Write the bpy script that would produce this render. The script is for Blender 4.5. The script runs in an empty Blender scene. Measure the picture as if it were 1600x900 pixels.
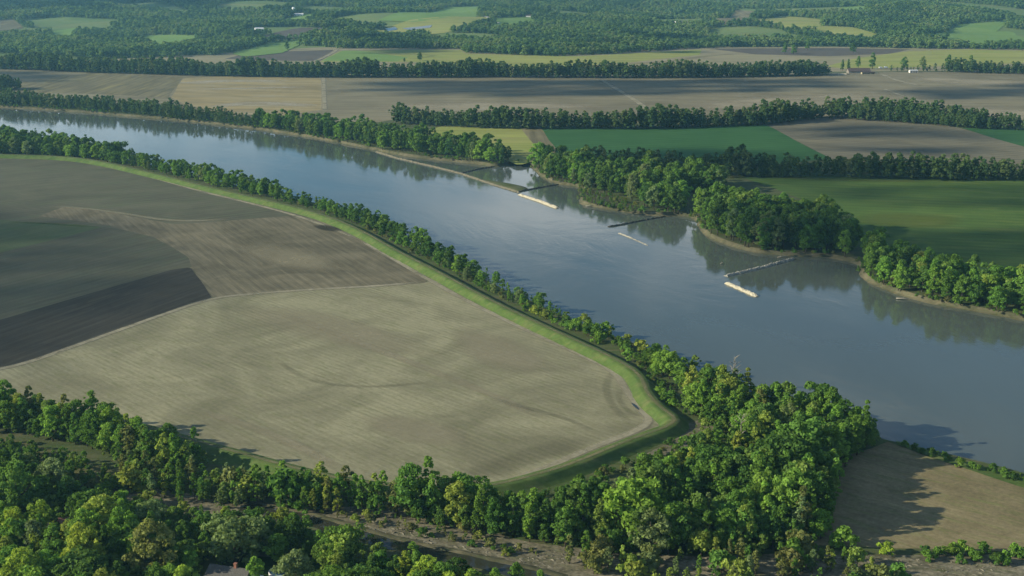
import bpy, bmesh, math, random
import numpy as np
from mathutils import Vector, Matrix
from mathutils import noise as mnoise
import mathutils.geometry as mgeo

random.seed(7)
RNG = np.random.default_rng(7)
scene = bpy.context.scene
COL = scene.collection

# ------------------------------------------------------------------ camera model
F = 1931.0                       # focal length in photo pixels (1600 wide)
PITCH = math.radians(14.8)
CAMZ = 203.0                     # water level is z = 0, the flood plain z = 3
LAND = 3.0
CP, SP = math.cos(PITCH), math.sin(PITCH)


def smooth(a, b, t):
    t = np.clip((np.asarray(t, float) - a) / (b - a), 0, 1)
    return t * t * (3 - 2 * t)


def vnoise(x, y, s, seed=0.0):
    """smooth pseudo noise built from a few sines, -1..1"""
    x = np.asarray(x, float) / s + seed * 1.7
    y = np.asarray(y, float) / s + seed * 3.1
    return (np.sin(x * 1.3 + 1.7 * np.sin(y * .9 + seed)) * .5 + np.sin(y * 1.7 + 1.3 * np.sin(x * 1.1 - seed)) * .3
            + np.sin((x + y) * 2.3 + seed * 2) * .2)


def land(x, y):
    """height of the ground"""
    x = np.asarray(x, float); y = np.asarray(y, float)
    yy = y + 40 * np.sin(x / 330.0)
    h = LAND + smooth(3060, 3700, yy) * (16 + 27 * vnoise(x, y, 310, 1.0))
    h = h + smooth(3350, 4900, yy) * (26 + 42 * vnoise(x, y, 480, 2.0))
    h = h + smooth(4200, 7000, yy) * (42 + 22 * vnoise(x, y, 900, 3.0))
    return h


def ray(u, v):
    a = (u - 800.0) / F
    b = (450.0 - v) / F
    return np.array([a, CP + b * SP, -SP + b * CP])


def P(u, v, z=None):
    """ground point seen in the photograph at pixel (u, v); on the plane z, or on the terrain"""
    d = ray(u, v)
    if z is not None:
        t = (z - CAMZ) / d[2]
        return np.array([d[0] * t, d[1] * t, z])
    if d[2] > -0.01:
        d = d.copy(); d[2] = -0.01
    t = (LAND - CAMZ) / d[2]
    if d[1] * t < 2950:
        return np.array([d[0] * t, d[1] * t, LAND])
    ts = np.arange(2300, 12000, 6.0)
    z_ = CAMZ + d[2] * ts
    g = land(d[0] * ts, d[1] * ts)
    hit = np.nonzero(z_ <= g)[0]
    t = ts[hit[0]] if len(hit) else ts[-1]
    return np.array([d[0] * t, d[1] * t, float(land(d[0] * t, d[1] * t))])


def Q(pts, z=None):
    return np.array([P(u, v, z) for u, v in pts])


def to_px(p):
    x, y, z = p[0], p[1], p[2] - CAMZ
    dep = y * CP - z * SP
    up = y * SP + z * CP
    return 800 + F * x / dep, 450 - F * up / dep


def resample(p, step, closed=False):
    p = np.asarray(p, float)
    if closed:
        p = np.vstack([p, p[:1]])
    seg = np.linalg.norm(np.diff(p[:, :2], axis=0), axis=1)
    s = np.concatenate([[0], np.cumsum(seg)])
    n = max(2, int(s[-1] / step) + 1)
    q = np.linspace(0, s[-1], n)
    out = np.stack([np.interp(q, s, p[:, k]) for k in range(p.shape[1])], 1)
    return out[:-1] if closed else out


def chaikin(p, n=2, closed=False):
    p = np.asarray(p, float)
    for _ in range(n):
        if closed:
            a, b = p, np.roll(p, -1, 0)
            q = np.empty((2 * len(p), p.shape[1]))
            q[0::2] = .75 * a + .25 * b; q[1::2] = .25 * a + .75 * b
            p = q
        else:
            a, b = p[:-1], p[1:]
            q = np.empty((2 * len(a), p.shape[1]))
            q[0::2] = .75 * a + .25 * b; q[1::2] = .25 * a + .75 * b
            p = np.vstack([p[:1], q, p[-1:]])
    return p


def normals(p):
    t = np.gradient(p[:, :2], axis=0)
    t /= np.maximum(np.linalg.norm(t, axis=1, keepdims=True), 1e-9)
    return np.stack([-t[:, 1], t[:, 0]], 1)      # left of the direction of travel


def wiggle(p, amp, scale, seed):
    n = normals(p)
    w = vnoise(p[:, 0], p[:, 1], scale, seed) * amp + vnoise(p[:, 0], p[:, 1], scale * .27, seed + 4) * amp * .45
    q = p.copy()
    q[:, :2] += n * w[:, None]
    return q


def inside(px, py, poly):
    px = np.asarray(px); py = np.asarray(py)
    r = np.zeros(px.shape, bool)
    x0, y0 = poly[:, 0], poly[:, 1]
    x1, y1 = np.roll(x0, -1), np.roll(y0, -1)
    for a, b, c, d in zip(x0, y0, x1, y1):
        if b == d:
            continue
        m = ((b > py) != (d > py)) & (px < (c - a) * (py - b) / (d - b) + a)
        r ^= m
    return r


# ------------------------------------------------------------------ object helpers
def link_mesh(name, verts, faces, mat=None, parent=None, smooth_shade=False):
    me = bpy.data.meshes.new(name)
    me.from_pydata([tuple(map(float, v)) for v in verts], [], [tuple(map(int, f)) for f in faces])
    if mat is not None:
        for m in (mat if isinstance(mat, (list, tuple)) else [mat]):
            me.materials.append(m)
    if smooth_shade:
        me.polygons.foreach_set('use_smooth', [True] * len(me.polygons))
    o = bpy.data.objects.new(name, me)
    COL.objects.link(o)
    if parent is not None:
        o.parent = parent
    return o


def structure(o, label=None):
    o['kind'] = 'structure'
    if label:
        o['label'] = label
    return o


def tag(o, label, cat, group=None, kind=None):
    o['label'] = label
    o['category'] = cat
    if group:
        o['group'] = group
    if kind:
        o['kind'] = kind
    return o


def empty(name, loc, rz=0.0):
    o = bpy.data.objects.new(name, None)
    o.empty_display_size = 1.0
    COL.objects.link(o)
    o.location = loc
    o.rotation_euler = (0, 0, rz)
    return o


class MB:
    """collects verts and faces of one mesh"""
    def __init__(s):
        s.v, s.f = [], []

    def add(s, v, f):
        n = len(s.v)
        s.v += [tuple(x) for x in v]
        s.f += [tuple(i + n for i in q) for q in f]
        return s

    def box(s, x0, x1, y0, y1, z0, z1):
        return s.add([(x0, y0, z0), (x1, y0, z0), (x1, y1, z0), (x0, y1, z0), (x0, y0, z1), (x1, y0, z1), (x1, y1, z1), (x0, y1, z1)],
                     [(3, 2, 1, 0), (4, 5, 6, 7), (0, 1, 5, 4), (1, 2, 6, 5), (2, 3, 7, 6), (3, 0, 4, 7)])

    def tube(s, pts, rads, n=7, cap=True):
        pts = [Vector(p) for p in pts]
        rings = []
        for i, p in enumerate(pts):
            d = (pts[min(i + 1, len(pts) - 1)] - pts[max(i - 1, 0)]).normalized()
            a = d.cross(Vector((0.31, 0.17, 0.93)))
            if a.length < .05:
                a = d.cross(Vector((1, 0, 0)))
            a.normalize(); b = d.cross(a)
            rings.append([p + (a * math.cos(2 * math.pi * k / n) + b * math.sin(2 * math.pi * k / n)) * rads[i] for k in range(n)])
        v = [q for r in rings for q in r]
        f = [(i * n + k, i * n + (k + 1) % n, (i + 1) * n + (k + 1) % n, (i + 1) * n + k) for i in range(len(rings) - 1) for k in range(n)]
        if cap:
            f.append(tuple((len(rings) - 1) * n + k for k in range(n)))
            f.append(tuple(reversed(range(n))))
        return s.add(v, f)

    def lathe(s, prof, n=16, c=(0, 0)):
        v = [(c[0] + r * math.cos(2 * math.pi * k / n), c[1] + r * math.sin(2 * math.pi * k / n), z) for r, z in prof for k in range(n)]
        f = [(i * n + k, i * n + (k + 1) % n, (i + 1) * n + (k + 1) % n, (i + 1) * n + k) for i in range(len(prof) - 1) for k in range(n)]
        return s.add(v, f)

    def build(s, name, mat, parent=None, sm=False):
        return link_mesh(name, s.v, s.f, mat, parent, sm)


# ------------------------------------------------------------------ materials
class NT:
    def __init__(s, name):
        s.m = bpy.data.materials.new(name)
        s.m.use_nodes = True
        s.t = s.m.node_tree
        s.t.nodes.clear()
        s.out = s.t.nodes.new('ShaderNodeOutputMaterial')

    def n(s, typ, **kw):
        x = s.t.nodes.new(typ)
        for k, v in kw.items():
            if k.startswith('i_'):
                x.inputs[k[2:].replace('_', ' ')].default_value = v
            else:
                setattr(x, k, v)
        return x

    def l(s, a, b):
        s.t.links.new(a, b)

    def mix(s, fac, a, b, mode='MIX'):
        x = s.n('ShaderNodeMix', data_type='RGBA', blend_type=mode)
        for val, idx in ((fac, 0), (a, 6), (b, 7)):
            if isinstance(val, bpy.types.NodeSocket):
                s.l(val, x.inputs[idx])
            elif idx == 0:
                x.inputs[0].default_value = val
            else:
                x.inputs[idx].default_value = (*val, 1)
        return x.outputs[2]

    def ramp(s, sock, stops):
        r = s.n('ShaderNodeValToRGB')
        e = r.color_ramp.elements
        while len(e) < len(stops):
            e.new(0.5)
        for el, (p, c) in zip(e, stops):
            el.position = p
            el.color = (*c, 1) if len(c) == 3 else c
        s.l(sock, r.inputs[0])
        return r.outputs[0]

    def rng(s, sock, a, b, c=0.0, d=1.0):
        r = s.n('ShaderNodeMapRange')
        r.inputs[1].default_value = a; r.inputs[2].default_value = b
        r.inputs[3].default_value = c; r.inputs[4].default_value = d
        s.l(sock, r.inputs[0])
        return r.outputs[0]

    def coords(s, rot=0.0, scale=(1, 1, 1), loc=(0, 0, 0)):
        tc = s.n('ShaderNodeTexCoord')
        mp = s.n('ShaderNodeMapping', vector_type='TEXTURE')      # inverse mapping: turn first, then stretch
        mp.inputs['Rotation'].default_value = (0, 0, -rot)
        mp.inputs['Scale'].default_value = tuple(1 / k for k in scale)
        mp.inputs['Location'].default_value = loc
        s.l(tc.outputs['Object'], mp.inputs[0])
        return mp.outputs[0]

    def noise(s, vec, scale, detail=5, rough=.55, dist=0.0):
        x = s.n('ShaderNodeTexNoise')
        x.inputs['Scale'].default_value = scale
        x.inputs['Detail'].default_value = detail
        x.inputs['Roughness'].default_value = rough
        x.inputs['Distortion'].default_value = dist
        if vec is not None:
            s.l(vec, x.inputs['Vector'])
        return x.outputs[0]

    def math(s, op, a, b=0.0):
        x = s.n('ShaderNodeMath', operation=op)
        for v, i in ((a, 0), (b, 1)):
            if isinstance(v, bpy.types.NodeSocket):
                s.l(v, x.inputs[i])
            else:
                x.inputs[i].default_value = v
        return x.outputs[0]

    def diffuse(s, col, rough=1.0, bump=None, bump_d=.3, spec=.1):
        b = s.n('ShaderNodeBsdfPrincipled')
        if isinstance(col, bpy.types.NodeSocket):
            s.l(col, b.inputs['Base Color'])
        else:
            b.inputs['Base Color'].default_value = (*col, 1)
        if isinstance(rough, bpy.types.NodeSocket):
            s.l(rough, b.inputs['Roughness'])
        else:
            b.inputs['Roughness'].default_value = rough
        b.inputs['Specular IOR Level'].default_value = spec
        if bump is not None:
            bp = s.n('ShaderNodeBump')
            bp.inputs['Strength'].default_value = 1.0
            bp.inputs['Distance'].default_value = bump_d
            s.l(bump, bp.inputs['Height'])
            s.l(bp.outputs[0], b.inputs['Normal'])
        s.l(b.outputs[0], s.out.inputs[0])
        return s.m


def plain(name, col, rough=.8, var=.25, scale=2.0):
    t = NT(name)
    nz = t.noise(t.coords(), scale, 4)
    c = t.mix(t.rng(nz, .3, .7), tuple(x * (1 - var) for x in col), tuple(min(1, x * (1 + var)) for x in col))
    return t.diffuse(c, rough)


def soil(name, c1, c2, c3=None, ang=0.0, stripe=.5, big=.012, row=.35, offs=0.0, fine=.12, rows=None, rowc=.16):
    """field surface: broad blotches c1/c2, streaks along the direction ANG, pale or green specks c3"""
    t = NT(name)
    w = t.coords(loc=(offs * 91, offs * 57, 0))
    al = t.coords(rot=-ang, scale=(.035, 1, 1), loc=(offs * 31, 0, 0))
    al2 = t.coords(rot=-ang, scale=(.16, 1, 1), loc=(offs * 13, 5, 0))
    nb = t.noise(w, big, 6, .6, 1.2)
    ns = t.noise(al, row, 4, .65)
    nm = t.noise(al2, row * .22, 5, .6, .6)
    nf = t.noise(w, .6, 6, .75)
    fac = t.math('ADD', t.math('MULTIPLY', nb, 1 - stripe * .5), t.math('MULTIPLY', nm, stripe * .55))
    col = t.mix(t.rng(fac, .38, .62), c1, c2)
    if c3 is not None:
        n3 = t.noise(al2, row * .5, 5, .6, 1.0)
        col = t.mix(t.rng(n3, .5, .78), col, c3)
    dk = t.rng(ns, .3, .7, 1 - stripe * .42, 1 + stripe * .32)
    df = t.rng(nf, .25, .75, 1 - fine, 1 + fine)
    g = t.math('MULTIPLY', dk, df)
    if rows:               # passes of the drill or harrow, ROWS metres apart
        wv = t.n('ShaderNodeTexWave', wave_type='BANDS', bands_direction='Y')
        wv.inputs['Scale'].default_value = 6.2832 / (20.0 * rows)
        wv.inputs['Distortion'].default_value = .9
        wv.inputs['Detail'].default_value = 3
        wv.inputs['Detail Scale'].default_value = .02
        t.l(t.coords(rot=-ang, scale=(.08, 1, 1)), wv.inputs[0])
        on = t.rng(t.noise(w, big * 2.2, 4, .6), .35, .65, .2, 1.0)
        g = t.math('MULTIPLY', g, t.math('ADD', 1.0, t.math('MULTIPLY', t.math('MULTIPLY', t.math('SUBTRACT', wv.outputs['Fac'], .5), rowc * 2), on)))
    cc = t.n('ShaderNodeCombineColor')
    for i in range(3):
        t.l(g, cc.inputs[i])
    col = t.mix(1.0, col, cc.outputs[0], 'MULTIPLY')
    return t.diffuse(col, 1.0, spec=.05)


def soft(name, col, col2=None, strength=.8, scale=.05, fray=.5):
    """soft-edged mark on the soil (track, damp line): opacity from the mesh attribute 'cover' broken by noise"""
    t = NT(name)
    at = t.n('ShaderNodeAttribute', attribute_name='cover')
    nz = t.noise(t.coords(), scale, 6, .65)
    n2 = t.noise(t.coords(), .35, 4, .6)
    a = t.math('MULTIPLY', at.outputs['Fac'], t.rng(nz, .5 - fray * .35, .5 + fray * .2, 1 - fray, 1.0))
    a = t.math('MULTIPLY', a, strength)
    c = t.mix(t.rng(n2, .3, .7), col, col2 or tuple(x * .7 for x in col))
    b = t.n('ShaderNodeBsdfDiffuse')
    t.l(c, b.inputs[0])
    tr = t.n('ShaderNodeBsdfTransparent')
    mx = t.n('ShaderNodeMixShader')
    t.l(a, mx.inputs[0]); t.l(tr.outputs[0], mx.inputs[1]); t.l(b.outputs[0], mx.inputs[2])
    t.l(mx.outputs[0], t.out.inputs[0])
    return t.m


def foliage(name, palette=None, trans=.36):
    """leaf clumps; PALETTE picks a colour per copy at random, otherwise the object's own colour is used"""
    t = NT(name)
    oi = t.n('ShaderNodeObjectInfo')
    if palette:
        r = t.n('ShaderNodeValToRGB')
        r.color_ramp.interpolation = 'LINEAR'
        e = r.color_ramp.elements
        while len(e) < len(palette):
            e.new(.5)
        for i, (el, c) in enumerate(zip(e, palette)):
            el.position = i / (len(palette) - 1)
            el.color = (*c, 1)
        t.l(oi.outputs['Random'], r.inputs[0])
        base = r.outputs[0]
    else:
        base = oi.outputs['Color']
    tc = t.n('ShaderNodeTexCoord')
    nz = t.noise(tc.outputs['Object'], .28, 3, .6)
    at = t.n('ShaderNodeAttribute', attribute_name='leaf')
    k = t.math('MULTIPLY', t.rng(nz, .3, .7, .78, 1.22), t.rng(at.outputs['Fac'], 0, 1, .7, 1.35))
    cc = t.n('ShaderNodeCombineColor')
    t.l(k, cc.inputs[0]); t.l(k, cc.inputs[1]); t.l(t.math('MULTIPLY', k, .9), cc.inputs[2])
    col = t.mix(1.0, base, cc.outputs[0], 'MULTIPLY')
    d = t.n('ShaderNodeBsdfDiffuse'); t.l(col, d.inputs[0])
    tl = t.n('ShaderNodeBsdfTranslucent')
    t.l(t.mix(1.0, col, (1.25, 1.25, .7), 'MULTIPLY'), tl.inputs[0])
    mx = t.n('ShaderNodeMixShader'); mx.inputs[0].default_value = trans
    t.l(d.outputs[0], mx.inputs[1]); t.l(tl.outputs[0], mx.inputs[2])
    t.l(mx.outputs[0], t.out.inputs[0])
    return t.m


def grass(name, c1, c2, c3=None, big=.02, fine=.5, ang=0.0):
    return soil(name, c1, c2, c3, ang=ang, stripe=.3, big=big, row=.4, fine=.22)


# ------------------------------------------------------------------ sheets, ribbons
def sheet(name, poly, mat, z, follow=False, edge=2.0, step=6.0, seed=1.0, grid=60.0):
    """flat field or patch from a world outline; FOLLOW drapes it over the terrain"""
    p = resample(np.asarray(poly)[:, :2], step, True)
    if edge:
        p3 = np.column_stack([p, np.zeros(len(p))])
        p = wiggle(np.vstack([p3, p3[:1]]), edge, 22 if step < 10 else 90, seed)[:-1, :2]
    if not follow:
        bm = bmesh.new()
        f = bm.faces.new([bm.verts.new((x, y, z)) for x, y in p])
        bm.normal_update()
        if f.normal.z < 0:
            f.normal_flip()
        bmesh.ops.triangulate(bm, faces=[f])
        me = bpy.data.meshes.new(name)
        bm.to_mesh(me); bm.free()
        me.materials.append(mat)
        o = bpy.data.objects.new(name, me)
        COL.objects.link(o)
        return structure(o)
    n = len(p)
    xs = np.arange(p[:, 0].min(), p[:, 0].max(), grid)
    ys = np.arange(p[:, 1].min(), p[:, 1].max(), grid)
    gx, gy = np.meshgrid(xs, ys)
    m = inside(gx.ravel(), gy.ravel(), p)
    pts = [Vector((a, b)) for a, b in p] + [Vector((a, b)) for a, b in zip(gx.ravel()[m], gy.ravel()[m])]
    v, _e, f, *_ = mgeo.delaunay_2d_cdt(pts, [], [list(range(n))], 1, 1e-4)
    va = np.array([[a.x, a.y] for a in v])
    zz = land(va[:, 0], va[:, 1]) + z
    return structure(link_mesh(name, np.column_stack([va, zz]), f, mat, smooth_shade=True))


def ribbon(name, line, prof, mat, cover=None, base=None, smooth_shade=True, jitter=0.0, seed=0, cap=False):
    """strip along LINE (world xy); PROF = [(offset to the left, z)], z above BASE (or the terrain)"""
    n = normals(line)
    v, cov = [], []
    rr = random.Random(seed)
    k = len(prof)
    for i, p in enumerate(line):
        b = base if base is not None else float(land(p[0], p[1]))
        for j, (o, z) in enumerate(prof):
            jj = jitter * (rr.random() - .5) * 2
            v.append((p[0] + n[i][0] * (o + jj), p[1] + n[i][1] * (o + jj), b + z + (jitter * .5 * (rr.random() - .5) * 2 if 0 < j < k - 1 else 0)))
            cov.append(cover[j] * min(1.0, i / 3.0, (len(line) - 1 - i) / 3.0) if cover else 1.0)
    f = [(i * k + j + 1, i * k + j, (i + 1) * k + j, (i + 1) * k + j + 1) for i in range(len(line) - 1) for j in range(k - 1)]
    f = [tuple(reversed(q)) for q in f]
    if cap:
        f.append(tuple(range(k))); f.append(tuple(reversed([(len(line) - 1) * k + j for j in range(k)])))
    o = link_mesh(name, v, f, mat, smooth_shade=smooth_shade)
    me = o.data
    if me.polygons and prof[0][0] < prof[-1][0]:
        pass
    bm = bmesh.new(); bm.from_mesh(me); bm.normal_update()
    if sum(q.normal.z for q in bm.faces) < 0:
        bmesh.ops.reverse_faces(bm, faces=bm.faces[:])
    bm.to_mesh(me); bm.free()
    if cover:
        a = me.attributes.new('cover', 'FLOAT', 'POINT')
        a.data.foreach_set('value', cov)
    return o


def mark(name, px, width, mat, z=.12, step=6.0, wig=0.0, seed=0.0):
    ln = resample(chaikin(Q(px, LAND)[:, :2], 2), step)
    if wig:
        ln = wiggle(np.column_stack([ln, np.zeros(len(ln))]), wig, 18, seed)[:, :2]
    w = width / 2
    o = ribbon(name, ln, [(-w, z), (-w * .45, z), (w * .45, z), (w, z)], mat, cover=[0, 1, 1, 0], base=LAND)
    return structure(o)


def blot(name, px, mat, z=.16, step=8.0, soft_w=.45):
    """soft-edged patch: inner ring cover 1, outer ring cover 0"""
    p = resample(chaikin(Q(px, LAND)[:, :2], 2, True), step, True)
    c = p.mean(0)
    q = c + (p - c) * (1 - soft_w)
    n = len(p)
    v = [(a, b, LAND + z) for a, b in p] + [(a, b, LAND + z) for a, b in q] + [(c[0], c[1], LAND + z)]
    f = [(i, (i + 1) % n, n + (i + 1) % n, n + i) for i in range(n)] + [(n + i, n + (i + 1) % n, 2 * n) for i in range(n)]
    o = link_mesh(name, v, f, mat)
    a = o.data.attributes.new('cover', 'FLOAT', 'POINT')
    a.data.foreach_set('value', [0.0] * n + [1.0] * (n + 1))
    bm = bmesh.new(); bm.from_mesh(o.data); bm.normal_update()
    if sum(x.normal.z for x in bm.faces) < 0:
        bmesh.ops.reverse_faces(bm, faces=bm.faces[:])
    bm.to_mesh(o.data); bm.free()
    return structure(o)


def heading(a, b):
    p, q = P(*a, LAND), P(*b, LAND)
    return math.atan2(q[1] - p[1], q[0] - p[0])
# ------------------------------------------------------------------ river and ground
NEAR_PX = [(-420, 168), (-150, 198), (0, 222), (120, 236), (250, 262), (340, 287), (430, 306), (520, 327), (600, 359), (680, 398), (740, 430), (800, 460),
           (870, 493), (950, 526), (1030, 556), (1090, 582), (1180, 622), (1290, 664), (1370, 690), (1430, 703), (1500, 718), (1600, 746), (1800, 806), (2100, 900)]
FAR_PX = [(-420, 150), (-150, 160), (0, 168), (100, 174), (200, 182), (300, 191), (400, 202), (480, 214), (560, 230), (620, 243), (665, 249), (705, 253), (745, 257),
          (778, 262), (800, 256), (822, 256), (836, 265), (846, 276), (858, 285), (876, 290), (902, 292), (912, 300), (898, 318), (935, 326), (985, 334), (1035, 339), (1062, 337), (1084, 342), (1090, 358),
          (1112, 376), (1150, 389), (1200, 399), (1250, 402), (1300, 404), (1342, 413), (1350, 440), (1400, 461), (1450, 474), (1520, 487), (1600, 502), (1800, 545), (2100, 610)]
near = wiggle(resample(chaikin(Q(NEAR_PX, 0.0), 2), 6), 1.6, 26, 2.0)
far = wiggle(resample(chaikin(Q(FAR_PX, 0.0), 2), 6), 1.6, 26, 5.0)
nn, nf_ = normals(near), normals(far)
BANK = 3.0
near_top = near[:, :2] - nn * BANK      # land lies to the right of travel on the near side
far_top = far[:, :2] + nf_ * BANK
river_poly = np.vstack([near[:, :2], far[::-1, :2]])
river_top_poly = np.vstack([near_top, far_top[::-1]])

G = {}
G['ground'] = grass('scrub ground', (.075, .085, .038), (.055, .085, .026), (.13, .115, .065), big=.03)
G['floor'] = soil('hill pasture', (.085, .14, .045), (.14, .185, .06), (.17, .165, .08), stripe=.25, big=.004, row=.04, fine=.1)
X0, X1, YN, YF, YH = -5200.0, 5200.0, -300.0, 14000.0, 2500.0


def build_ground():
    pts, edges = [], []
    def add_line(a):
        i0 = len(pts)
        for q in a:
            pts.append(Vector((q[0], q[1])))
        edges.extend((i0 + i, i0 + i + 1) for i in range(len(a) - 1))
    add_line(near_top[::2]); add_line(far_top[::2])
    i0 = len(pts)
    for q in ((X0, YN), (X1, YN), (X1, YH), (X0, YH)):
        pts.append(Vector(q))
    edges.extend((i0 + i, i0 + (i + 1) % 4) for i in range(4))
    # close the river off at its two ends, outside the picture
    i1 = len(pts)
    pts.extend([Vector(near_top[0]), Vector(far_top[0]), Vector(near_top[-1]), Vector(far_top[-1])])
    edges.extend([(i1, i1 + 1), (i1 + 2, i1 + 3)])
    v, _e, f, *_ = mgeo.delaunay_2d_cdt(pts, edges, [], 0, 1e-3)
    va = np.array([[a.x, a.y] for a in v])
    cen = np.array([va[list(q)].mean(0) for q in f])
    ok = (~inside(cen[:, 0], cen[:, 1], river_top_poly)) & (cen[:, 0] > X0) & (cen[:, 0] < X1)
    faces = [q for q, k in zip(f, ok) if k]
    verts = [(a, b, LAND) for a, b in va]
    n0 = len(verts)
    gx = np.linspace(X0, X1, 131)
    gy = np.concatenate([np.arange(YH, 7000, 60), np.arange(7000, YF + 1, 250)])
    for y in gy:
        z = land(gx, np.full_like(gx, y))
        verts += [(a, y, c) for a, c in zip(gx, z)]
    m = len(gx)
    for j in range(len(gy) - 1):
        for i in range(m - 1):
            a = n0 + j * m + i
            faces.append((a, a + 1, a + 1 + m, a + m))
    o = link_mesh('ground', verts, faces, [G['ground'], G['floor']], smooth_shade=True)
    mi = np.zeros(len(o.data.polygons), np.int32)
    mi[len(faces) - (len(gy) - 1) * (m - 1):] = 1
    o.data.polygons.foreach_set('material_index', mi)
    structure(o)


build_ground()


def water_mat(name, base, rough=.06, bump=.6, ripple=(.05, .22)):
    t = NT(name)
    b = t.n('ShaderNodeBsdfPrincipled')
    w = t.coords()
    al = t.coords(rot=-heading((540, 300), (1100, 520)), scale=(.4, 1, 1))
    big = t.noise(al, .006, 6, .6, 1.5)
    c = t.mix(t.rng(big, .35, .65), base, tuple(x * 1.18 for x in base))
    t.l(c, b.inputs['Base Color'])
    b.inputs['IOR'].default_value = 1.333
    b.inputs['Specular IOR Level'].default_value = .5
    n1 = t.noise(al, ripple[0], 5, .6, .5)
    n2 = t.noise(w, ripple[1], 4, .6)
    gust = t.rng(t.noise(al, .011, 5, .65, 1.6), .38, .66, .25, 1.25)
    hgt = t.math('MULTIPLY', t.math('ADD', n1, t.math('MULTIPLY', n2, .3)), gust)
    bp = t.n('ShaderNodeBump')
    bp.inputs['Strength'].default_value = 1.0
    bp.inputs['Distance'].default_value = bump
    t.l(hgt, bp.inputs['Height']); t.l(bp.outputs[0], b.inputs['Normal'])
    t.l(t.rng(gust, .25, 1.25, rough, rough * 2.4), b.inputs['Roughness'])
    t.l(b.outputs[0], t.out.inputs[0])
    return t.m


WATER = water_mat('muddy river water', (.064, .078, .066), rough=.05, bump=.085)
wv = np.vstack([near[::3, :2] - nn[::3] * 6, (far[::3, :2] + nf_[::3] * 6)[::-1]])
bm = bmesh.new()
f = bm.faces.new([bm.verts.new((a, b, 0)) for a, b in wv])
bm.normal_update()
if f.normal.z < 0:
    f.normal_flip()
bmesh.ops.triangulate(bm, faces=[f])
me = bpy.data.meshes.new('river'); bm.to_mesh(me); bm.free(); me.materials.append(WATER)
o = bpy.data.objects.new('river', me); COL.objects.link(o); structure(o)

MUD = soil('river bank mud', (.060, .060, .035), (.125, .113, .07), (.045, .065, .026), stripe=.2, big=.05, row=.5, fine=.3)
o = ribbon('river_bank', near[::1, :2], [(-BANK - 1.6, 3.04), (-BANK * .8, 2.6), (-2.4, 1.2), (-.8, .3), (1.4, -.5)], MUD, base=0.0, jitter=.5, seed=3)
structure(o)
o = ribbon('river_bank', far[::1, :2], [(BANK + 1.6, 3.04), (BANK * .8, 2.5), (2.4, 1.0), (.8, .25), (-1.4, -.5)], MUD, base=0.0, jitter=.5, seed=4)
structure(o)

# ------------------------------------------------------------------ levee
LEVEE_PX = [(-420, 218), (-150, 236), (0, 241), (110, 244), (180, 256), (250, 273), (330, 293), (420, 313), (500, 333), (560, 357), (620, 392), (690, 427), (760, 466), (850, 509), (930, 545),
            (985, 573), (1004, 592), (1010, 613), (1032, 637), (1056, 652), (1050, 664), (985, 686), (900, 722), (850, 738), (790, 754), (730, 764), (650, 763), (540, 750), (460, 731), (380, 709), (300, 687),
            (200, 659), (100, 638), (0, 618), (-150, 608), (-420, 604)]
LH = 3.2
levee = resample(chaikin(Q(LEVEE_PX, LAND + LH), 2), 5)
GL = grass('levee grass', (.058, .098, .026), (.088, .130, .036), (.135, .135, .06), big=.09)
TRK = soft('worn levee track', (.21, .19, .11), (.14, .15, .07), .8, .08, .5)
prof = [(8.0, -.2), (7.0, .12), (5.0, 1.3), (3.1, 2.8), (2.3, 3.2), (-2.2, 3.2), (-3.1, 2.8), (-4.6, 1.5), (-6.0, .4), (-7.2, -.2)]
structure(ribbon('levee', levee[:, :2], prof, GL, base=LAND, jitter=.22, seed=5))
structure(ribbon('levee_track', levee[:, :2], [(-1.3, 3.3), (-.6, 3.34), (.6, 3.34), (1.3, 3.3)], TRK, cover=[0, 1, 1, 0], base=LAND))
lev_n = normals(levee)
levee_in = levee[:, :2] - lev_n * 12.0    # field side is on the right of travel
levee_out = levee[:, :2] + lev_n * 11.0
# ------------------------------------------------------------------ fields of the near plain
Z1, Z2, Z3, Z4 = LAND + .05, LAND + .10, LAND + .15, LAND + .20


def cut(i0, i1, off=0.0):
    """stretch of the levee between two photo columns of its first run, shifted to the field side"""
    return levee[i0:i1, :2] - lev_n[i0:i1] * off


lev_px = np.array([to_px(p) for p in levee])
i_join = int(np.argmin(np.hypot(lev_px[:, 0] - 680, lev_px[:, 1] - 421)))
A_rot = heading((120, 330), (520, 348))
D_rot = heading((380, 500), (900, 690))
M_olive = soil('olive stubble field', (.079, .079, .053), (.108, .105, .069), (.088, .108, .055), ang=heading((0, 300), (300, 270)), stripe=.4, big=.015, offs=1, rows=8, rowc=.07)
M_brown = soil('harrowed brown field', (.095, .086, .056), (.160, .142, .092), None, ang=heading((430, 370), (560, 450)), stripe=.6, big=.02, row=.9, offs=2, rows=6, rowc=.13)
M_grey = soil('grey brown field', (.074, .075, .050), (.097, .095, .064), (.085, .1, .058), ang=heading((0, 500), (290, 420)), stripe=.4, big=.015, offs=3, rows=7, rowc=.07)
M_dark = soil('freshly turned dark soil', (.032, .031, .026), (.046, .043, .034), (.055, .05, .036), ang=heading((0, 560), (300, 450)), stripe=.5, big=.02, offs=4, rows=8, rowc=.1)
M_tan = soil('dry tan field', (.163, .154, .095), (.257, .242, .150), (.145, .152, .072), ang=D_rot, stripe=.22, big=.017, row=1.1, offs=5, fine=.2, rows=3.4, rowc=.09)
PALE = soft('pale dry track', (.34, .31, .22), (.24, .22, .15), .9, .06, .45)
DAMP_SHADE = soft('damp soil and cloud shade', (.125, .118, .075), (.10, .095, .06), .3, .04, .95)  # damp soil; also colours the painted cloud shade on the far fields
DRY = soft('paler dry soil', (.33, .295, .20), (.25, .225, .145), .6, .02, .7)
GREENM = soft('thin green growth', (.075, .12, .03), (.10, .12, .045), .8, .05, .6)
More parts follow.
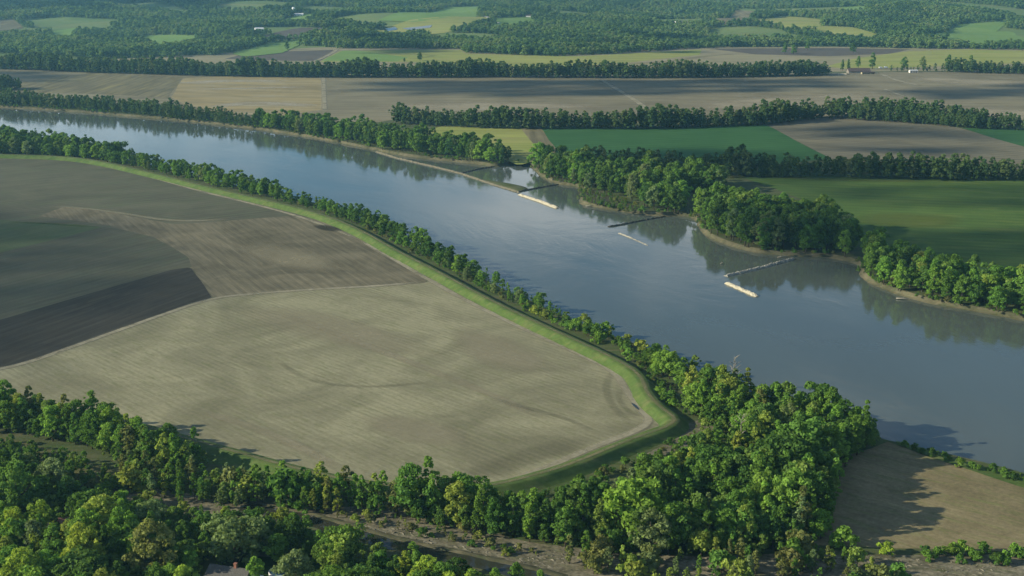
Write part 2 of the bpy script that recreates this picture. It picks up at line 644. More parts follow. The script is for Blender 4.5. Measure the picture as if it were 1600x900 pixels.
BLACKM = soft('dark soil smear', (.035, .034, .028), (.05, .048, .036), .8, .03, .5)

w = lambda px, z=LAND: Q(px, z)[:, :2]
up = cut(0, i_join + 1)
olive = np.vstack([up, w([(560, 400), (470, 420), (330, 466), (150, 530), (30, 574), (-140, 586), (-420, 590)])])
sheet('field', olive, M_olive, Z1, edge=.6)
tan = np.vstack([levee[i_join:, :2], w([(-420, 592), (-120, 588), (30, 572), (180, 520), (330, 466), (450, 453), (560, 449), (668, 441)])])
sheet('field', tan, M_tan, Z1 + .02, edge=.6)
brown = w([(60, 338), (100, 323), (160, 330), (270, 350), (360, 345), (450, 337), (520, 345), (560, 372), (620, 410), (668, 436), (665, 443), (560, 449), (450, 454), (332, 466), (298, 418), (284, 398), (240, 372), (170, 352)])
sheet('field', brown, M_brown, Z2, edge=1.5)
grey = w([(-420, 440), (0, 394), (100, 370), (165, 354), (240, 370), (290, 400), (299, 418), (270, 422), (150, 456), (0, 500), (-420, 580)])
sheet('field', grey, M_grey, Z2 + .025, edge=1.0)
dark = w([(-420, 584), (0, 500), (150, 456), (270, 421), (298, 418), (332, 466), (180, 518), (75, 556), (28, 569), (0, 574), (-120, 584)])
sheet('field', dark, M_dark, Z3, edge=.6)
mark('farm_track', [(-300, 592), (-60, 586), (28, 573), (120, 540), (240, 497), (330, 466), (390, 460), (480, 453), (580, 448), (664, 441)], 6.0, PALE, .24, seed=1)
mark('farm_track', [(75, 325), (100, 323), (170, 330), (270, 347), (360, 343)], 7, DRY, .24)
mark('farm_track', [(15, 347), (60, 349), (155, 355)], 6, GREENM, .24)
mark('field_edge', [(560, 374), (610, 402), (668, 437), (740, 476), (830, 520), (920, 560), (962, 582), (975, 605), (1000, 640), (1018, 656), (1000, 672), (930, 698), (850, 733), (780, 758), (740, 768)], 5.5, PALE, .27, seed=2)
mark('field_edge', [(120, 252), (200, 266), (300, 296), (400, 320), (480, 342), (560, 374)], 6, PALE, .27, seed=3)
mark('wheel_track', [(970, 575), (950, 590), (945, 612), (960, 640), (990, 668)], 5, DAMP_SHADE, .25)
mark('wheel_track', [(985, 600), (965, 612), (968, 632), (1005, 662)], 4, DAMP_SHADE, .25)
mark('damp_line', [(430, 560), (455, 580), (490, 597), (550, 605), (610, 604), (690, 596)], 4.5, DAMP_SHADE, .25)
mark('damp_line', [(760, 622), (830, 640), (890, 655), (930, 678), (955, 684)], 5, DAMP_SHADE, .25)
mark('dry_line', [(440, 490), (520, 520), (620, 558), (700, 590), (780, 622), (850, 655)], 7, DRY, .25)
mark('dry_line', [(300, 640), (380, 662), (450, 690), (500, 715), (540, 738)], 7, DRY, .25)
mark('damp_line', [(470, 720), (500, 706), (515, 698)], 4, DAMP_SHADE, .26)
blot('damp_patch', [(700, 745), (800, 700), (900, 680), (960, 676), (900, 705), (800, 742), (740, 758)], DAMP_SHADE)
blot('dry_patch', [(340, 480), (450, 470), (640, 520), (720, 560), (600, 560), (430, 520)], DRY)
blot('dry_patch', [(560, 640), (720, 660), (760, 700), (640, 700), (560, 670)], DRY)
blot('dry_patch', [(700, 500), (820, 530), (900, 590), (800, 590), (700, 550)], DRY)
blot('dark_smear', [(300, 330), (430, 350), (500, 400), (560, 430), (480, 440), (380, 400)], DAMP_SHADE, .2)
blot('dark_smear', [(485, 350), (520, 352), (545, 362), (520, 364), (490, 358)], BLACKM, .28)
blot('dry_patch', [(340, 385), (430, 375), (520, 400), (560, 430), (470, 425), (400, 410)], DRY, .22)
sheet('field', w([(-420, 350), (0, 344), (60, 348), (158, 355), (100, 371), (0, 395), (-420, 440)]), soil('thin green crop', (.075, .09, .045), (.095, .115, .055), (.06, .105, .035), ang=heading((0, 390), (150, 355)), stripe=.4, big=.02, offs=21), Z3 + .03, edge=1.5)
# puddle at the bend and slough behind the levee
POND = water_mat('still dark water', (.03, .032, .022), rough=.03, bump=.03)
sheet('puddle', w([(986, 630), (993, 633), (1000, 641), (998, 642), (991, 636)]), POND, LAND + .3, edge=.3, step=2)

# ------------------------------------------------------------------ bottom strip: scrub flat, creek, lower right field
M_debris = soil('flood debris flat', (.095, .088, .055), (.20, .178, .125), (.065, .085, .03), ang=heading((600, 800), (900, 870)), stripe=.45, big=.09, row=1.2, fine=.7, offs=6)
sheet('scrub_flat', w([(180, 752), (330, 784), (450, 792), (560, 790), (680, 800), (800, 838), (930, 860), (1100, 872), (1330, 862), (1500, 866), (1600, 868), (1800, 880), (1900, 960), (1000, 940), (840, 905), (700, 868), (600, 840), (520, 822), (430, 820), (330, 812), (230, 798), (170, 770)]), M_debris, Z1, edge=2.5)
CREEK = [(380, 792), (470, 808), (530, 828), (600, 848), (690, 868), (770, 885), (850, 905), (960, 935), (1050, 960)]
creek = resample(chaikin(w(CREEK), 2), 4)
structure(ribbon('creek', creek, [(-3.6, .08), (3.6, .08)], POND, base=LAND, jitter=.5, seed=8))
cb = ribbon('creek_bank', creek, [(3.5, .04), (4.2, .55), (5.6, .35), (7, .02)], MUD, base=LAND, jitter=.6, seed=9); structure(cb)
M_rust = soil('rusty stubble field', (.135, .115, .062), (.215, .180, .100), (.13, .15, .05), ang=heading((1300, 720), (1600, 800)), stripe=.3, big=.03, row=.8, fine=.3, offs=7, rows=5, rowc=.035)
rust = w([(1388, 690), (1440, 708), (1500, 728), (1600, 757), (1750, 800), (1900, 850), (1900, 885), (1600, 862), (1450, 858), (1330, 858), (1240, 850), (1230, 760), (1300, 720)])
sheet('field', rust, M_rust, Z1, edge=1.5)
sheet('grass_verge', w([(1400, 688), (1480, 712), (1600, 748), (1800, 806), (1800, 822), (1600, 762), (1480, 724), (1405, 698)]), GL, Z2, edge=1.0)
sheet('grass_clearing', w([(-100, 678), (0, 684), (60, 697), (150, 727), (210, 756), (190, 768), (120, 745), (60, 715), (0, 702), (-100, 692)]), grass('rough meadow', (.075, .085, .03), (.11, .105, .05), (.06, .09, .02)), Z2, edge=1.5)
sheet('grass_strip', w([(250, 690), (330, 708), (400, 722), (470, 742), (520, 752), (500, 764), (420, 748), (340, 728), (260, 712)]), GL, Z2, edge=1.5)
sheet('lawn', w([(395, 868), (470, 872), (520, 888), (560, 915), (400, 925), (330, 890)]), grass('mown lawn', (.03, .06, .014), (.04, .07, .018)), Z2, edge=1.0)
sheet('scrub_clearing', w([(1065, 665), (1110, 655), (1130, 672), (1110, 705), (1050, 715), (1000, 712), (1040, 690)]), M_debris, Z2, edge=2.0)
sheet('slough', w([(1036, 596), (1056, 600), (1058, 622), (1046, 634), (1034, 612)]), POND, Z2 + .1, edge=1.0, step=3)

# ------------------------------------------------------------------ fields beyond the river
plain_soil = soil('far ploughed plain', (.140, .125, .080), (.205, .182, .115), (.19, .175, .10), ang=heading((0, 140), (900, 150)), stripe=.45, big=.007, row=.12, offs=8, rows=22, rowc=.14)
M_gold = soil('golden stubble', (.20, .165, .083), (.285, .232, .115), (.29, .265, .19), ang=heading((300, 160), (480, 165)), stripe=.7, big=.012, row=.1, offs=9)
M_weed = soil('weedy far field', (.11, .10, .06), (.16, .142, .08), (.21, .185, .075), ang=heading((100, 150), (200, 118)), stripe=.9, big=.01, row=.12, offs=10)
M_green = soil('green wheat field', (.032, .092, .028), (.040, .106, .034), None, ang=heading((900, 230), (1200, 215)), stripe=.35, big=.012, row=.2, fine=.1, offs=11, rows=14, rowc=.12)
M_meadow = soil('deep green meadow', (.054, .100, .022), (.078, .128, .028), (.12, .148, .038), ang=heading((1350, 320), (1600, 330)), stripe=.4, big=.012, row=.25, fine=.2, offs=12, rows=12, rowc=.12)
M_yel = soil('yellow green field', (.20, .235, .055), (.265, .275, .08), (.22, .19, .09), ang=heading((600, 95), (900, 96)), stripe=.6, big=.006, row=.08, offs=13)
M_lgreen = soil('light green pasture', (.12, .205, .05), (.15, .23, .06), None, ang=0.1, stripe=.3, big=.006, row=.08, offs=14)
M_plough = soil('far dark plough', (.085, .075, .062), (.105, .09, .07), None, ang=heading((300, 85), (500, 84)), stripe=.3, big=.01, row=.1, offs=15)

sheet('field', w([(-420, 104), (0, 107), (300, 116), (600, 118), (900, 117), (1300, 114), (1600, 110), (2050, 112), (2050, 225), (1600, 196), (1550, 196), (1400, 186), (1310, 182), (1000, 192), (800, 190), (640, 182), (560, 196), (420, 186), (330, 178), (150, 158), (0, 150), (-420, 138)]), plain_soil, Z1, edge=3, step=20)
sheet('field', w([(266, 152), (287, 122), (350, 119), (502, 121), (507, 171), (430, 182), (345, 176), (290, 163)]), M_gold, Z2, edge=2, step=15)
sheet('field', w([(-100, 140), (40, 128), (140, 114), (285, 120), (264, 153), (190, 149), (100, 145), (0, 148)]), M_weed, Z2, edge=2, step=15)
mark('farm_track', [(505, 120), (507, 172)], 10, PALE, .3)
mark('farm_track', [(938, 124), (960, 137), (985, 152), (1003, 164), (1010, 172)], 14, PALE, .3)
mark('farm_track', [(1378, 116), (1400, 126), (1440, 134)], 14, PALE, .3)
mark('farm_track', [(1378, 138), (1410, 150), (1460, 164), (1520, 176), (1560, 190)], 10, PALE, .3)
PALEF = soft('pale far soil', (.36, .32, .23), (.28, .25, .17), .8, .012, .6)
blot('dry_patch', [(1000, 165), (1200, 150), (1380, 140), (1450, 160), (1300, 168), (1100, 178)], PALEF, .2, step=25)
blot('dry_patch', [(1390, 118), (1500, 122), (1640, 128), (1600, 134), (1450, 132)], PALEF, .2, step=25)
blot('dry_patch', [(1450, 165), (1600, 168), (1700, 185), (1600, 195), (1530, 185)], PALEF, .2, step=25)
blot('dry_patch', [(540, 165), (700, 158), (900, 160), (1000, 170), (800, 172), (620, 180)], PALEF, .2, step=25)
STRAW = soft('bleached straw', (.42, .39, .31), (.34, .31, .23), .75, .03, .85)
mark('straw_streak', [(285, 131), (330, 127), (390, 126), (450, 128)], 60, STRAW, .22, step=12)
mark('straw_streak', [(330, 168), (390, 160), (450, 163), (500, 166)], 45, STRAW, .22, step=12)
mark('straw_streak', [(300, 140), (380, 138), (480, 136)], 25, STRAW, .22, step=12)
sheet('field', w([(660, 205), (700, 196), (760, 193), (812, 192), (838, 226), (880, 240), (810, 258), (740, 228)]), M_yel, Z2, edge=2, step=10)
sheet('field', w([(808, 194), (850, 197), (892, 246), (850, 244), (836, 226)]), M_weed, Z3, edge=1.5, step=10)
sheet('field', w([(843, 197), (1000, 200), (1196, 195), (1240, 218), (1300, 248), (1150, 262), (890, 258)]), M_green, Z3 + .02, edge=1.5, step=10)
M_far_brown = soil('far brown field', (.118, .110, .074), (.165, .150, .100), None, ang=heading((1300, 200), (1600, 215)), stripe=.5, big=.01, row=.2, offs=16, rows=14, rowc=.15)
sheet('field', w([(1196, 195), (1250, 188), (1310, 182), (1420, 186), (1502, 200), (1560, 218), (1640, 240), (1800, 275), (1640, 272), (1300, 250)]), M_far_brown, Z2, edge=1.5, step=10)
sheet('field', w([(1502, 200), (1560, 200), (1800, 212), (1900, 250), (1640, 240), (1560, 218)]), M_green, Z3 + .02, edge=1.5, step=10)
sheet('field', w([(1130, 266), (1300, 272), (1600, 276), (1900, 285), (2000, 520), (1700, 462), (1560, 440), (1400, 412), (1330, 380), (1280, 320)]), M_meadow, Z2, edge=2, step=10)
YGR = soft('yellow green strip', (.13, .155, .04), (.10, .14, .035), .75, .02, .5)
mark('field_edge', [(1135, 274), (1200, 276), (1300, 281), (1450, 284)], 16, YGR, .2)
blot('green_patch', [(1330, 335), (1400, 330), (1520, 340), (1500, 356), (1400, 358), (1330, 350)], YGR, .22)
sheet('mud_flat', w([(905, 293), (955, 306), (1004, 326), (975, 326), (925, 317), (903, 307)]), soil('weedy mud', (.06, .062, .034), (.095, .085, .052), (.05, .075, .025), stripe=.2, big=.05, row=.5, fine=.3), Z2, edge=1.5)
# strip between the far tree line and the hills
sheet('field', w([(-420, 80), (0, 90), (150, 94), (500, 74), (900, 76), (1300, 71), (1600, 74), (2050, 74), (2050, 112), (1600, 110), (1300, 112), (600, 118), (0, 108), (-420, 104)]), soil('far stubble plain', (.19, .172, .105), (.25, .22, .135), (.20, .195, .09), ang=heading((200, 95), (900, 96)), stripe=.5, big=.005, row=.06, offs=17), Z1, edge=3, step=25)
sheet('field', w([(500, 97), (530, 80), (620, 78), (720, 78), (725, 84), (900, 88), (980, 84), (1100, 77), (1090, 86), (980, 98), (850, 107), (640, 97)]), M_yel, Z2, edge=3, step=20)
sheet('field', w([(505, 95), (535, 79), (560, 79), (640, 90), (620, 96)]), M_lgreen, Z3, edge=3, step=20)
sheet('field', w([(350, 92), (390, 82), (520, 78), (524, 80), (500, 95), (440, 95)]), M_plough, Z2, edge=3, step=20)
sheet('field', w([(1105, 76), (1300, 75), (1425, 77), (1390, 84), (1290, 88), (1180, 85)]), M_plough, Z2, edge=3, step=20)
sheet('field', w([(1290, 104), (1330, 92), (1420, 80), (1500, 77), (1600, 79), (1900, 84), (1900, 102), (1600, 99), (1450, 104), (1330, 108)]), M_yel, Z2 + .02, edge=3, step=20)
mark('gravel_road', [(490, 97), (510, 88), (524, 80), (527, 76)], 14, PALE, .5)
mark('cloud_shade_band', [(545, 83), (620, 85), (690, 86), (640, 93)], 22, DAMP_SHADE, .3)  # cloud shadow painted on the far field as a darker band
mark('cloud_shade_band', [(980, 100), (1050, 96), (1100, 88), (1150, 84)], 30, DAMP_SHADE, .3)  # second band of painted cloud shade, not damp ground

# patches of field among the hill woods (draped on the hills)
HILL_PATCHES = []


def hill_field(px, mat, name='hill_field', fore=9):
    """open field on the hills; it runs on towards the viewer as far as the trees in front would hide it"""
    cv_ = sum(v for _u, v in px) / len(px)
    px = [(u, v + (fore if v >= cv_ else 0)) for u, v in px]
    p = Q(px)[:, :2]
    HILL_PATCHES.append(p)
    sheet(name, p, mat, 1.0, follow=True, edge=6, step=30, seed=len(HILL_PATCHES))


hill_field([(222, 57), (265, 55), (310, 57), (300, 64), (260, 68), (235, 66)], M_lgreen)
hill_field([(365, 75), (420, 68), (470, 62), (475, 68), (440, 74), (380, 80)], M_lgreen)
hill_field([(405, 50), (470, 44), (545, 42), (548, 46), (470, 52), (410, 56)], M_plough)
hill_field([(570, 42), (640, 32), (765, 27), (770, 36), (690, 44), (600, 48)], M_yel)
hill_field([(590, 24), (700, 12), (750, 10), (745, 18), (650, 26)], M_lgreen)
hill_field([(770, 28), (830, 26), (845, 32), (800, 37), (775, 36)], M_lgreen)
hill_field([(1115, 28), (1150, 16), (1180, 18), (1170, 26), (1130, 32)], M_weed)
hill_field([(1172, 32), (1220, 26), (1290, 32), (1280, 40), (1225, 38)], M_yel)
hill_field([(1262, 40), (1330, 43), (1395, 52), (1360, 57), (1290, 50)], M_yel)
hill_field([(1452, 50), (1500, 38), (1575, 34), (1570, 42), (1520, 46), (1470, 54)], M_lgreen)
hill_field([(1470, 60), (1510, 50), (1580, 50), (1620, 58), (1600, 64), (1520, 66)], M_lgreen)
hill_field([(435, 26), (470, 21), (500, 24), (475, 29)], M_lgreen)
hill_field([(1310, 10), (1360, 6), (1350, 14)], M_lgreen)
hill_field([(80, 50), (120, 44), (110, 54), (85, 56)], M_lgreen)
hill_field([(-60, 34), (20, 30), (40, 36), (0, 40)], M_weed)
# ponds that shine in the far fields
for px in ([(592, 47), (618, 43), (622, 47), (606, 50)], [(628, 45), (676, 40), (672, 44), (640, 48)]):
    p = Q(px)[:, :2]
    HILL_PATCHES.append(p)
    sheet('pond', p, POND, 1.6, follow=True, edge=3, step=15)
rd = resample(chaikin(Q([(758, 26), (766, 30), (768, 34), (780, 37)])[:, :2], 2), 20)
structure(ribbon('gravel_road', rd, [(-5, 1.8), (5, 1.8)], plain('chalky gravel', (.5, .47, .4))))
# ------------------------------------------------------------------ tree prototypes (mesh data only)
BARK = plain('grey brown bark', (.085, .07, .052), .9, .3, 1.5)
BARK_PALE = plain('bleached dead wood', (.25, .23, .19), .9, .2, 1.5)
LEAF = foliage('leaf clumps')


def crown_mesh(name, H, R, base, lobes, cards, size, seed, mat, top=.7, flat=1.0):
    """many leaf-clump faces over the shells of overlapping lobes; uneven outline with gaps"""
    g = np.random.default_rng(seed)
    lc, lr = [], []
    ph = g.random(2) * 6.28
    for k in range(lobes):
        zt = g.random() ** .85
        z = base + (H - base) * (.10 + .80 * zt)
        tt = (z - base) / (H - base)
        env = R * (np.sin(np.pi * np.clip(tt * .88 + .10, 0, 1)) ** .65) * (1.0 if tt < top else 1 - .25 * (tt - top) / (1 - top))
        a = g.random() * 2 * np.pi
        env *= 1 + .32 * np.sin(a + ph[0]) + .22 * np.sin(2 * a + ph[1] + tt * 3)
        rr = env * (.30 + .60 * np.sqrt(g.random()))
        r = R * (.15 + .25 * g.random() ** 1.6) * (1 - .25 * tt)
        lc.append((rr * np.cos(a), rr * np.sin(a), min(z, H - r * .75))); lr.append(r)
    lc.append((0, 0, H - R * .38)); lr.append(R * .36)
    lc.append((0, 0, base + (H - base) * .45)); lr.append(R * .55)
    lc, lr = np.array(lc), np.array(lr)
    wts = lr ** 2 / (lr ** 2).sum()
    ids = g.choice(len(lr), cards * 2, p=wts)
    d = g.normal(size=(cards * 2, 3)); d /= np.linalg.norm(d, axis=1, keepdims=True)
    d[:, 2] = np.where(d[:, 2] < -.35, -d[:, 2] * .6, d[:, 2])
    rad = lr[ids] * (.66 + .52 * g.random(cards * 2))
    p = lc[ids] + d * rad[:, None] * np.array([1, 1, .92 * flat])
    # keep those that are not deep inside another lobe
    dist = np.linalg.norm((p[:, None, :] - lc[None]) / lr[None, :, None], axis=2).min(1)
    keep = np.nonzero((dist > .6) & (p[:, 2] > .15))[0][:cards]
    p, d = p[keep], d[keep]
    n = len(p)
    nrm = d + g.normal(size=(n, 3)) * .62 + np.array([0, 0, .12]); nrm /= np.linalg.norm(nrm, axis=1, keepdims=True)
    ref = g.normal(size=(n, 3))
    t1 = np.cross(nrm, ref); t1 /= np.linalg.norm(t1, axis=1, keepdims=True)
    t2 = np.cross(nrm, t1)
    s = size * (.65 + .7 * g.random(n))[:, None]
    asp = (.65 + .7 * g.random(n))[:, None]
    q = []
    for sx, sy in ((-1, -.3), (.1, -1), (1, .2), (-.2, 1)):
        q.append(p + (t1 * sx * s + t2 * sy * s * asp) * (.42 + .22 * g.random((n, 1))) + nrm * g.normal(size=(n, 1)) * size * .16)
    v = np.stack(q, 1).reshape(-1, 3)
    v[:, 2] = np.maximum(v[:, 2], .05)
    me = bpy.data.meshes.new(name)
    me.vertices.add(len(v)); me.vertices.foreach_set('co', v.ravel())
    me.loops.add(4 * n); me.loops.foreach_set('vertex_index', np.arange(4 * n, dtype=np.int32))
    me.polygons.add(n)
    me.polygons.foreach_set('loop_start', np.arange(0, 4 * n, 4, dtype=np.int32))
    me.update(calc_edges=True)
    at = me.attributes.new('leaf', 'FLOAT', 'FACE')
    tone = .5 + .28 * g.normal(size=n) * .6 + .12 * (ids[keep] % 5 - 2) / 2
    at.data.foreach_set('value', np.clip(tone, 0, 1).astype(np.float32))
    me.materials.append(mat)
    return me, lc


def trunk_mesh(name, H, lc, r0, seed, mat, reach=.8, top=.72):
    rr = random.Random(seed)
    m = MB()
    bend = [(rr.uniform(-.03, .03) * H, rr.uniform(-.03, .03) * H) for _ in range(4)]
    pts = [(0, 0, -.4), (bend[0][0] * .3, bend[0][1] * .3, H * .2), (bend[1][0], bend[1][1], H * .45), (bend[2][0], bend[2][1], H * top)]
    m.tube(pts, [r0 * 1.25, r0 * .85, r0 * .6, r0 * .2], 7)
    order = sorted(range(len(lc)), key=lambda i: -abs(lc[i][0]) - abs(lc[i][1]))[:7]
    for i in order:
        x, y, z = lc[i]
        z0 = max(H * .16, z * .55)
        k = min(1.0, z0 / (H * .45))
        s = Vector((bend[1][0] * k, bend[1][1] * k, z0))
        e = Vector((x * reach, y * reach, z))
        mid = s.lerp(e, .5) + Vector((0, 0, -H * .02))
        m.tube([s, mid, e], [r0 * .42, r0 * .28, r0 * .1], 5)
    me = bpy.data.meshes.new(name)
    me.from_pydata([tuple(v) for v in m.v], [], m.f)
    me.polygons.foreach_set('use_smooth', [True] * len(me.polygons))
    me.materials.append(mat)
    return me


PROTO = {}


def make_protos(form, n, H, R, base, lobes, cards, size, r0, seed, mat=LEAF, **kw):
    L = []
    for k in range(n):
        g = random.Random(seed + k)
        h, r = H * g.uniform(.94, 1.06), R * g.uniform(.88, 1.12)
        cm, lc = crown_mesh('crown', h, r, base, lobes + g.randint(-3, 4), cards, size, seed + k, mat, **kw)
        tm = trunk_mesh('trunk', h, lc, r0, seed + k, BARK)
        L.append((cm, tm, h, r))
    PROTO[form] = L


make_protos('round', 8, 18, 5.7, .9, 58, 3200, .72, .36, 100)
make_protos('tall', 8, 24, 4.9, 1.0, 66, 3600, .72, .40, 200)
make_protos('slim', 6, 17, 2.9, 0.6, 34, 1600, .62, .22, 300)
make_protos('spire', 5, 22, 3.5, .6, 50, 2300, .66, .34, 350, top=.45)
make_protos('wide', 4, 13, 6.6, .8, 54, 2600, .72, .34, 370)
make_protos('bush', 5, 5.5, 3.4, .1, 12, 800, .58, .12, 400, flat=.9)
FARPAL = [(.056, .105, .040), (.088, .150, .050), (.062, .116, .046), (.120, .180, .062), (.074, .135, .044), (.150, .190, .080), (.058, .108, .042), (.100, .155, .064)]
LEAF_FAR = foliage('far leaf clumps', FARPAL, .36)
make_protos('far', 8, 25, 5.6, .3, 24, 620, 1.6, .4, 500, mat=LEAF_FAR)
for k_, pal_ in enumerate(([(.060, .120, .046), (.085, .155, .056), (.070, .130, .056)], [(.115, .200, .066), (.150, .235, .075), (.105, .185, .062)], [(.165, .235, .082), (.145, .222, .074), (.190, .232, .098)])):
    make_protos('hill%d' % k_, 3, 17, 7.8, .2, 18, 400, 2.2, .4, 550 + 10 * k_, mat=foliage('hill leaf clumps', pal_))
NEARPAL = [(.080, .160, .036), (.120, .225, .044), (.100, .180, .042), (.175, .250, .060), (.090, .170, .044), (.150, .240, .050)]
LEAF_WOOD = foliage('woodland leaf clumps', NEARPAL, .36)
make_protos('wood', 6, 19, 5.2, .6, 20, 1800, .95, .35, 600, mat=LEAF_WOOD)


def scatter(poly, spacing, seed, jitter=.45, edge=0.0):
    """points on a jittered triangular lattice inside a world polygon"""
    g = np.random.default_rng(seed)
    x0, y0 = poly[:, 0].min(), poly[:, 1].min()
    x1, y1 = poly[:, 0].max(), poly[:, 1].max()
    dy = spacing * .866
    ys = np.arange(y0, y1 + dy, dy)
    out = []
    for j, y in enumerate(ys):
        xs = np.arange(x0 + (spacing / 2 if j % 2 else 0), x1 + spacing, spacing)
        out.append(np.column_stack([xs, np.full(len(xs), y)]))
    p = np.vstack(out)
    p = p + g.uniform(-1, 1, p.shape) * spacing * jitter
    return p[inside(p[:, 0], p[:, 1], poly)]


def along(px, spacing, seed, spread=3.0, z=LAND):
    g = np.random.default_rng(seed)
    ln = resample(chaikin(Q(px, z)[:, :2], 2), spacing)
    n = normals(ln)
    p = ln + n * g.normal(size=(len(ln), 1)) * spread + g.uniform(-1, 1, ln.shape) * spacing * .4
    return p


def line_dist(pts, line):
    d = np.full(len(pts), 1e9)
    for i in range(0, len(line), 64):
        seg = line[i:i + 64]
        d = np.minimum(d, np.linalg.norm(pts[:, None, :] - seg[None], axis=2).min(1))
    return d


def dry(pts, margin=BANK * .7):
    """drop points in the river, close to its edge or on the levee"""
    k = ~inside(pts[:, 0], pts[:, 1], river_poly)
    k &= np.minimum(line_dist(pts, near[::2, :2]), line_dist(pts, far[::2, :2])) > margin
    k &= line_dist(pts, levee[:, :2]) > 9.5
    k &= ~inside(pts[:, 0], pts[:, 1], tan) & ~inside(pts[:, 0], pts[:, 1], olive)
    return pts[k]


# colours of single trees: word for the label, leaf colour
COLOURS = {
    'dark green': (.074, .145, .034), 'mid green': (.112, .212, .042), 'bright green': (.170, .295, .052),
    'yellow-green': (.245, .310, .068), 'grey-green': (.170, .230, .098), 'olive': (.180, .200, .070), 'lime green': (.270, .360, .056),
}
TREES = []       # dicts: region, kind, form, x, y, scale, rot, colour, variant


def plant(pts, region, kind, forms, hrange, cols, seed, wide=1.0):
    g = random.Random(seed)
    names, wt = [c for c, _ in cols], [k for _, k in cols]
    for x, y in pts:
        form = g.choices([a for a, _ in forms], [b for _, b in forms])[0]
        h = g.triangular(hrange[0], hrange[1], hrange[0] * .45 + hrange[1] * .55) * (1 + .2 * float(vnoise(x, y, 14, seed)))
        k = g.randrange(len(PROTO[form]))
        TREES.append(dict(region=region, kind=kind, form=form, x=float(x), y=float(y), h=h, s=h / PROTO[form][k][2], w=wide * g.uniform(.9, 1.12), rot=g.random() * 6.28,
                          colour=g.choices(names, wt)[0], k=k))


def pick(pts, poly_px, keep=True):
    m = inside(pts[:, 0], pts[:, 1], w(poly_px))
    return pts[m] if keep else pts[~m]


WOODCOL = [('mid green', 6), ('dark green', 3), ('bright green', 5), ('grey-green', 1.2), ('yellow-green', 1), ('olive', .4)]
# --- wood between the levee and the river, lower right
W1 = w([(1070, 640), (1074, 612), (1120, 606), (1180, 632), (1290, 674), (1365, 696), (1330, 722), (1300, 752), (1284, 790), (1272, 848), (1230, 872), (1160, 872), (1060, 870), (960, 866), (880, 856), (820, 846), (760, 838), (690, 828), (636, 814),
        (640, 796), (720, 804), (800, 802), (880, 794), (950, 778), (1010, 756), (1060, 732), (1092, 706), (1112, 690), (1100, 668)])
p = dry(scatter(W1, 6.8, 11))
p = pick(p, [(1100, 690), (1130, 676), (1160, 690), (1140, 712), (1100, 716)], False)
bright = inside(p[:, 0], p[:, 1], w([(1040, 560), (1300, 640), (1300, 690), (1240, 730), (1180, 760), (1100, 740), (1040, 700)]))
plant(p[bright], 'riverwood', 'broadleaf_tree', [('round', 1.6), ('tall', 2.4), ('slim', 3), ('spire', 2.5)], (10, 21), [('bright green', 5), ('yellow-green', 4), ('grey-green', 2.5), ('mid green', 3), ('olive', 1)], 12)
ppx = np.array([to_px((*q, LAND)) for q in p])
edge_v = np.interp(ppx[:, 0], [640, 720, 800, 880, 950, 1010, 1060, 1100], [796, 802, 802, 794, 778, 756, 732, 706])
front = (~bright) & (ppx[:, 1] < edge_v + 20) & (ppx[:, 0] > 760) & (ppx[:, 0] < 1110)
plant(p[front], 'riverwood', 'broadleaf_tree', [('round', 2), ('slim', 2)], (8, 13), WOODCOL, 18)
bright |= front
plant(p[~bright], 'riverwood', 'broadleaf_tree', [('round', 2.5), ('tall', 2.5), ('slim', 2), ('spire', 1.8), ('wide', .8)], (11, 22), WOODCOL, 13)
plant(np.vstack([along([(1362, 700), (1332, 718), (1306, 742), (1290, 770), (1280, 810), (1274, 845)], 6.5, 15, 2.0), along([(1240, 664), (1290, 680), (1330, 692)], 7, 16, 2.0)]), 'riverwood', 'broadleaf_tree', [('tall', 2), ('spire', 2), ('round', 1)], (13, 21), [('mid green', 3), ('bright green', 4), ('dark green', 1)], 17)
q = [P(u, v, LAND)[:2] for u, v in ((1262, 668), (1284, 672), (1296, 676))]
plant(q, 'riverwood', 'broadleaf_tree', [('tall', 1)], (21, 24), [('bright green', 1)], 14)
# --- woods at the lower left
W2 = w([(-140, 610), (-140, 620), (0, 636), (100, 660), (180, 682), (250, 706), (320, 728), (300, 742), (230, 738), (180, 720), (110, 695), (50, 684), (0, 674), (-140, 664)])
plant(dry(scatter(W2, 7.2, 21)), 'edgewood', 'broadleaf_tree', [('round', 2), ('tall', 2), ('slim', 3)], (13, 20), [('mid green', 4), ('bright green', 3), ('yellow-green', 1.5), ('olive', .7)], 22)
W3 = w([(-150, 745), (0, 748), (60, 764), (120, 788), (190, 812), (260, 826), (330, 832), (420, 842), (500, 862), (560, 882), (640, 900), (720, 918), (850, 940), (850, 960), (560, 975), (395, 930), (330, 880), (395, 862), (330, 866), (300, 900), (240, 960), (-150, 960)])
p = dry(scatter(W3, 6.4, 31))
p = p[line_dist(p, creek) > 5.5]
p = pick(p, [(318, 888), (400, 882), (470, 884), (510, 898), (540, 940), (400, 960), (310, 930)], False)
p = pick(p, [(70, 816), (118, 812), (122, 842), (72, 846)], False)
plant(p, 'lowerwood', 'broadleaf_tree', [('round', 4), ('tall', 1.6), ('slim', 2), ('spire', 1.2), ('wide', 1.0)], (7, 15.5), [('mid green', 4), ('dark green', 2.5), ('bright green', 4), ('yellow-green', 1.8), ('lime green', 1.5), ('grey-green', 1)], 32, wide=1.08)
pw = scatter(w([(-60, 690), (0, 694), (60, 706), (150, 738), (210, 766), (180, 786), (90, 752), (0, 728), (-60, 722)]), 6.2, 34)
plant(pw, 'lowerwood', 'broadleaf_tree', [('slim', 3), ('spire', 1), ('round', 1)], (5, 10), [('mid green', 3), ('olive', 2), ('yellow-green', 2), ('bright green', 2)], 35)
